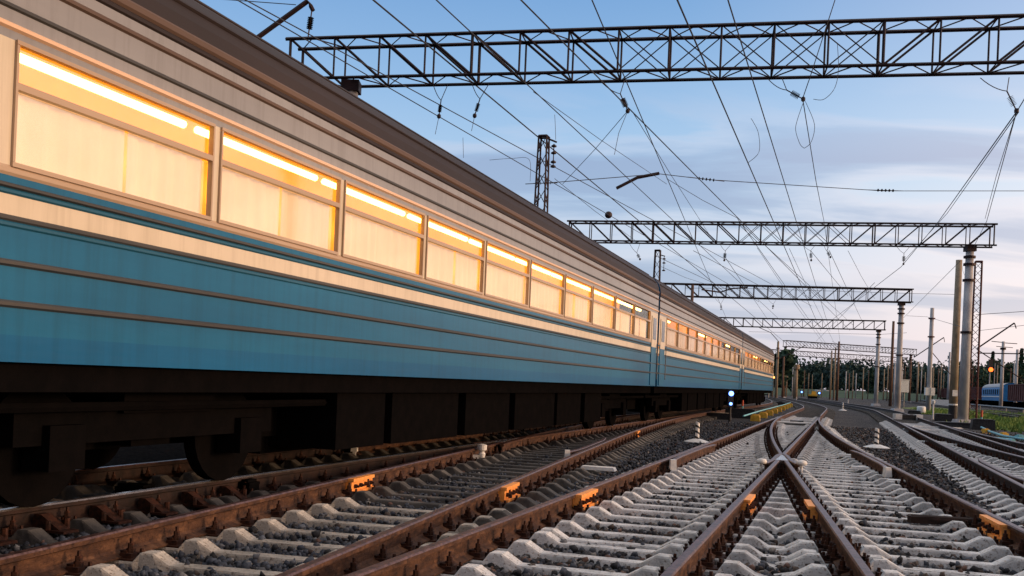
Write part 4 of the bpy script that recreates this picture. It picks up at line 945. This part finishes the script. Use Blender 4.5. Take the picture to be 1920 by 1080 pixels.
for off, lb in ((8.9, 'left'), (24.0, 'middle'), (19.2, 'right')):
    for s in (-.8, .8):
        rail(lambda y, off=off, s=s: OFFX+off+2.2+s*1.05+T1*y, 78 if off > 10 else 70, 330, 'distant rail of the %s siding beyond the grass' % lb, DK, group='rails of the sidings beyond the grass')
# long white cable duct before the parked stock
b = MB(); b.tube([Vector((OFFX+17.2+T1*y, y, .55)) for y in (80, 110, 140, 180, 240)], .11, 6)
for k in range(14): y = 84+k*11; b.tube([(OFFX+17.2+T1*y, y, 0), (OFFX+17.2+T1*y, y, .5)], .07, 6)
tag(b.build('cable_duct', M['grey']), 'long pale cable duct on short legs running before the parked stock', 'duct')
q = G(1787, 768); o = block('trackside_box', (AT(1768, 756, 160).x, 160, 0), (4.4, 1, 1.0), 'white', 'white low cabinet seen between the brown and bluish poles', 'cabinet')
# signal with a lit orange lamp
q = AT(1857, 693, 225); o = empty('yard_signal', (q.x, q.y, 0), 0, 'colour-light signal with a glowing orange lamp above the blue coach', 'signal')
b = MB(); b.tube([(0, .2, 0), (0, .2, q.z+1.5)], .12, 8); b.tube([(1.1, .2, 0), (1.1, .2, q.z+1.5)], .09, 8); b.build('mast', M['pole'], o)
b = MB(); b.box((0, 0, q.z+.9), (.95, .35, 2.9)); b.build('signal_head', M['black'], o)
M['orangelamp'] = emit('orange_signal_lamp', (1, .13, .015), 3.2)
b = MB(); b.lathe([(0, 0), (.5, 0), (.5, .1), (0, .2)], (0, 0, 0), 16, 0, Matrix.Translation((0, -.2, q.z)) @ Matrix.Rotation(math.pi/2, 4, 'X')); b.build('lamp', M['orangelamp'], o)
# far yard: blue lights, a yellow works trolley, distant pale vehicles
for x, y_, d, lb in ((1503, 735, 240, 'bright blue-white shunting light on a short stand, left of the yellow trolley'), (1536, 737, 230, 'small blue-white shunting light right of the yellow trolley')):
    p = AT(x, y_, d); o = empty('shunting_light', (p.x, d, 0), 0, lb, 'signal'); b = MB(); b.tube([(0, .1, 0), (0, .1, max(p.z, .6))], .12, 8); b.box((0, .1, max(p.z, .6)), (.5, .3, .6)); b.build('stand', M['black'], o)
    b = MB(); b.lathe([(0, 0), (.2, 0), (.2, .06), (0, .1)], (0, 0, 0), 12, 0, Matrix.Translation((0, -.08, max(p.z, .6))) @ Matrix.Rotation(math.pi/2, 4, 'X')); b.build('lamp', M['bluelamp'], o)
p = AT(1524, 742, 215); o = empty('works_trolley', (p.x, p.y, 0), -TH, 'yellow works trolley standing on the far track', 'trolley')
b = MB(); b.box((0, 0, .7), (1.8, 2.8, .35)); b.box((.2, .5, 1.2), (1.0, 1.1, .8), 0, None, .85); b.build('body', M['yellow'], o)
b = MB()
for s in (-1, 1): b.tube([(-1, s*1.1, .35), (1, s*1.1, .35)], .35, 12)
b.build('wheelset', M['under'], o)
for i in range(4):
    p = AT(1534+i*14, 735, 330+i*6); o = empty('parked_van', (p.x, p.y, 0), .3*i, 'pale van parked far off below the trees', 'van', 'pale vans parked below the trees')
    b = MB(); b.box((0, 0, .95), (2, 4.6, 1.1)); b.box((0, -.2, 1.85), (1.8, 3.3, .8), 0, None, .85); b.build('body', M['pole'], o)
    b = MB()
    for s in (-1.4, 1.4): b.tube([(-1.02, s, .36), (1.02, s, .36)], .36, 12)
    b.build('wheelset', M['black'], o)

# ------------------------------------------------------------------ grass, wood
g = MB(); pts = []
for y in range(38, 131, 4):
    l = OFFX+5.6+T1*y+1.2*math.sin(y*.21)+max(0, 52-y)*.35; r = OFFX+14.8+T1*y+.8*math.sin(y*.33+1); pts.append((l, r, y))
for i, (l, r, y) in enumerate(pts): g.v += [(l, y, .012), ((l+r)/2, y, .05), (r, y, .012)]
for i in range(len(pts)-1):
    for k in (0, 1): g.f.append((i*3+k, i*3+k+1, i*3+k+4, i*3+k+3)); g.m.append(0)
tag(g.build('grass_verge', M['turf'], smooth=True), kind='structure')
n = 26000; y = rng.uniform(40, 105, n); f = rng.random(n); x = OFFX+5.4+T1*y+1.2*np.sin(y*.21)+f*9.2+rng.normal(0, .3, n)
hh = rng.uniform(.06, .24, n)*(.6+.8*(np.sin(x*.9)*np.sin(y*.5) > 0)); aa = rng.uniform(0, 6.28, n); wv = .03+.0006*y
dx, dy = np.cos(aa), np.sin(aa); le = rng.normal(0, .08, (n, 2))
Vv = np.empty((n, 3, 3)); Vv[:, 0] = np.c_[x-dx*wv, y-dy*wv, np.zeros(n)]; Vv[:, 1] = np.c_[x+dx*wv, y+dy*wv, np.zeros(n)]; Vv[:, 2] = np.c_[x+le[:, 0], y+le[:, 1], hh+.03]
me = bpy.data.meshes.new('grass'); me.from_pydata(Vv.reshape(-1, 3).tolist(), [], np.arange(n*3).reshape(-1, 3).tolist()); me.materials.append(M['grassblade'])
o = bpy.data.objects.new('grass', me); COL.objects.link(o); tag(o, 'short green and yellowish grass on the verge by the poles', 'grass', kind='stuff')

def crown(n, r, h, z0, q, squash=1.0, cone=False):
    """n leaf-clump quads through a crown volume"""
    pts = []
    lob = [(rng.uniform(-.6, .6)*r, rng.uniform(-.6, .6)*r, z0+h*rng.uniform(.25, .85), r*rng.uniform(.35, .62)) for _ in range(9)]
    vs = np.empty((n, 4, 3))
    for i in range(n):
        if cone:
            f = rng.random()**.7; a = rng.uniform(0, 6.28); rr = r*(1-f)*math.sqrt(rng.random())*(.8+.3*math.sin(f*40)); p = np.array([rr*math.cos(a), rr*math.sin(a), z0+h*f])
        else:
            l = lob[rng.integers(9)]; d = rng.normal(0, 1, 3); d /= np.linalg.norm(d); p = np.array(l[:3])+d*l[3]*rng.random()**.4*np.array([1, 1, h/(2.2*r)])
        u_ = rng.normal(0, 1, 3); u_ /= np.linalg.norm(u_); v_ = np.cross(u_, rng.normal(0, 1, 3)); v_ /= np.linalg.norm(v_)
        s = q*rng.uniform(.6, 1.4); vs[i] = [p-u_*s-v_*s*.6, p+u_*s-v_*s*.5, p+u_*s*.8+v_*s*.7, p-u_*s*.9+v_*s*.5]
    return vs
def quads(name, vs, m, parent=None):
    me = bpy.data.meshes.new(name); n = len(vs); me.from_pydata(vs.reshape(-1, 3).tolist(), [], np.arange(n*4).reshape(-1, 4).tolist()); me.materials.append(m)
    o = bpy.data.objects.new(name, me); COL.objects.link(o)
    if parent is not None: o.parent = parent
    return o
allq = []
for k in range(95):
    fr = k/94; az = .27+.36*fr+rng.normal(0, .004); dist = 420-150*max(0, fr-.45)/.55+rng.normal(0, 14)
    hgt = (12.5+4*fr+3*math.sin(k*.9)*.6)*rng.uniform(.8, 1.15)*(dist/380)
    c_ = crown(520, hgt*.46, hgt*.92, hgt*.05, .55); c_ += np.array([az*dist, dist, 0]); allq.append(c_)
for k in range(40):
    az = -.1+.36*k/39; dist = 420; hgt = rng.uniform(10, 16); c_ = crown(160, hgt*.5, hgt*.9, 1, 1.0); c_ += np.array([az*dist, dist, 0]); allq.append(c_)
tag(quads('distant_wood', np.vstack(allq), M['leaf_haze']), 'dark belt of distant woodland behind the yard', 'wood', kind='stuff')
def tree(X, Y, h, r, label, name, cone=False, n=900):
    o = empty(name, (X, Y, 0), 0, label, 'tree'); b = MB(); b.tube([(0, 0, 0), (.1, 0, h*.35), (0, .1, h*.8)], [.3, .22, .08], 8)
    for k in range(5): a = k*1.3; b.tube([(0, 0, h*(.3+.08*k)), (r*.6*math.cos(a), r*.6*math.sin(a), h*(.45+.08*k))], [.1, .03], 5)
    b.build('trunk', M['bark'], o); quads('crown', crown(n, r, h*.85, h*.15, .42, 1, cone), M['leaf'], o)
for x, ytop, d, cone, lb in ((1634, 691, 330, True, 'pointed dark conifer standing above the far woodland'), (1641, 703, 340, True, 'smaller conifer beside the pointed one'), (1488, 688, 300, False, 'dark round tree behind the stout tan post'), (1450, 660, 180, False, 'grey-green tree just behind the end of the train'), (1862, 660, 300, True, 'tall thin conifer behind the orange signal'), (1818, 677, 290, False, 'broad dark tree behind the white pole'), (1916, 655, 280, True, 'tall conifer at the right edge above the grey pole'), (1889, 672, 270, False, 'broad dark tree behind the blue coach')):
    p = AT(x, ytop, d); tree(p.x, d, p.z, p.z*(.16 if cone else .4), lb, 'conifer_tree' if cone else 'broadleaf_tree', cone, 700 if cone else 1300)
# low green bank at the foot of the wood
b = MB(); b.add([(60, 300, 0), (330, 300, 0), (330, 340, 2.6), (60, 340, 2.2), (330, 480, 3), (60, 480, 3)], [(0, 1, 2, 3), (3, 2, 4, 5)])
tag(b.build('grass_bank', mat('bank_scrub', (.02, .045, .025), (.05, .085, .04), .12, .95, 0, .3, 2)), kind='structure')
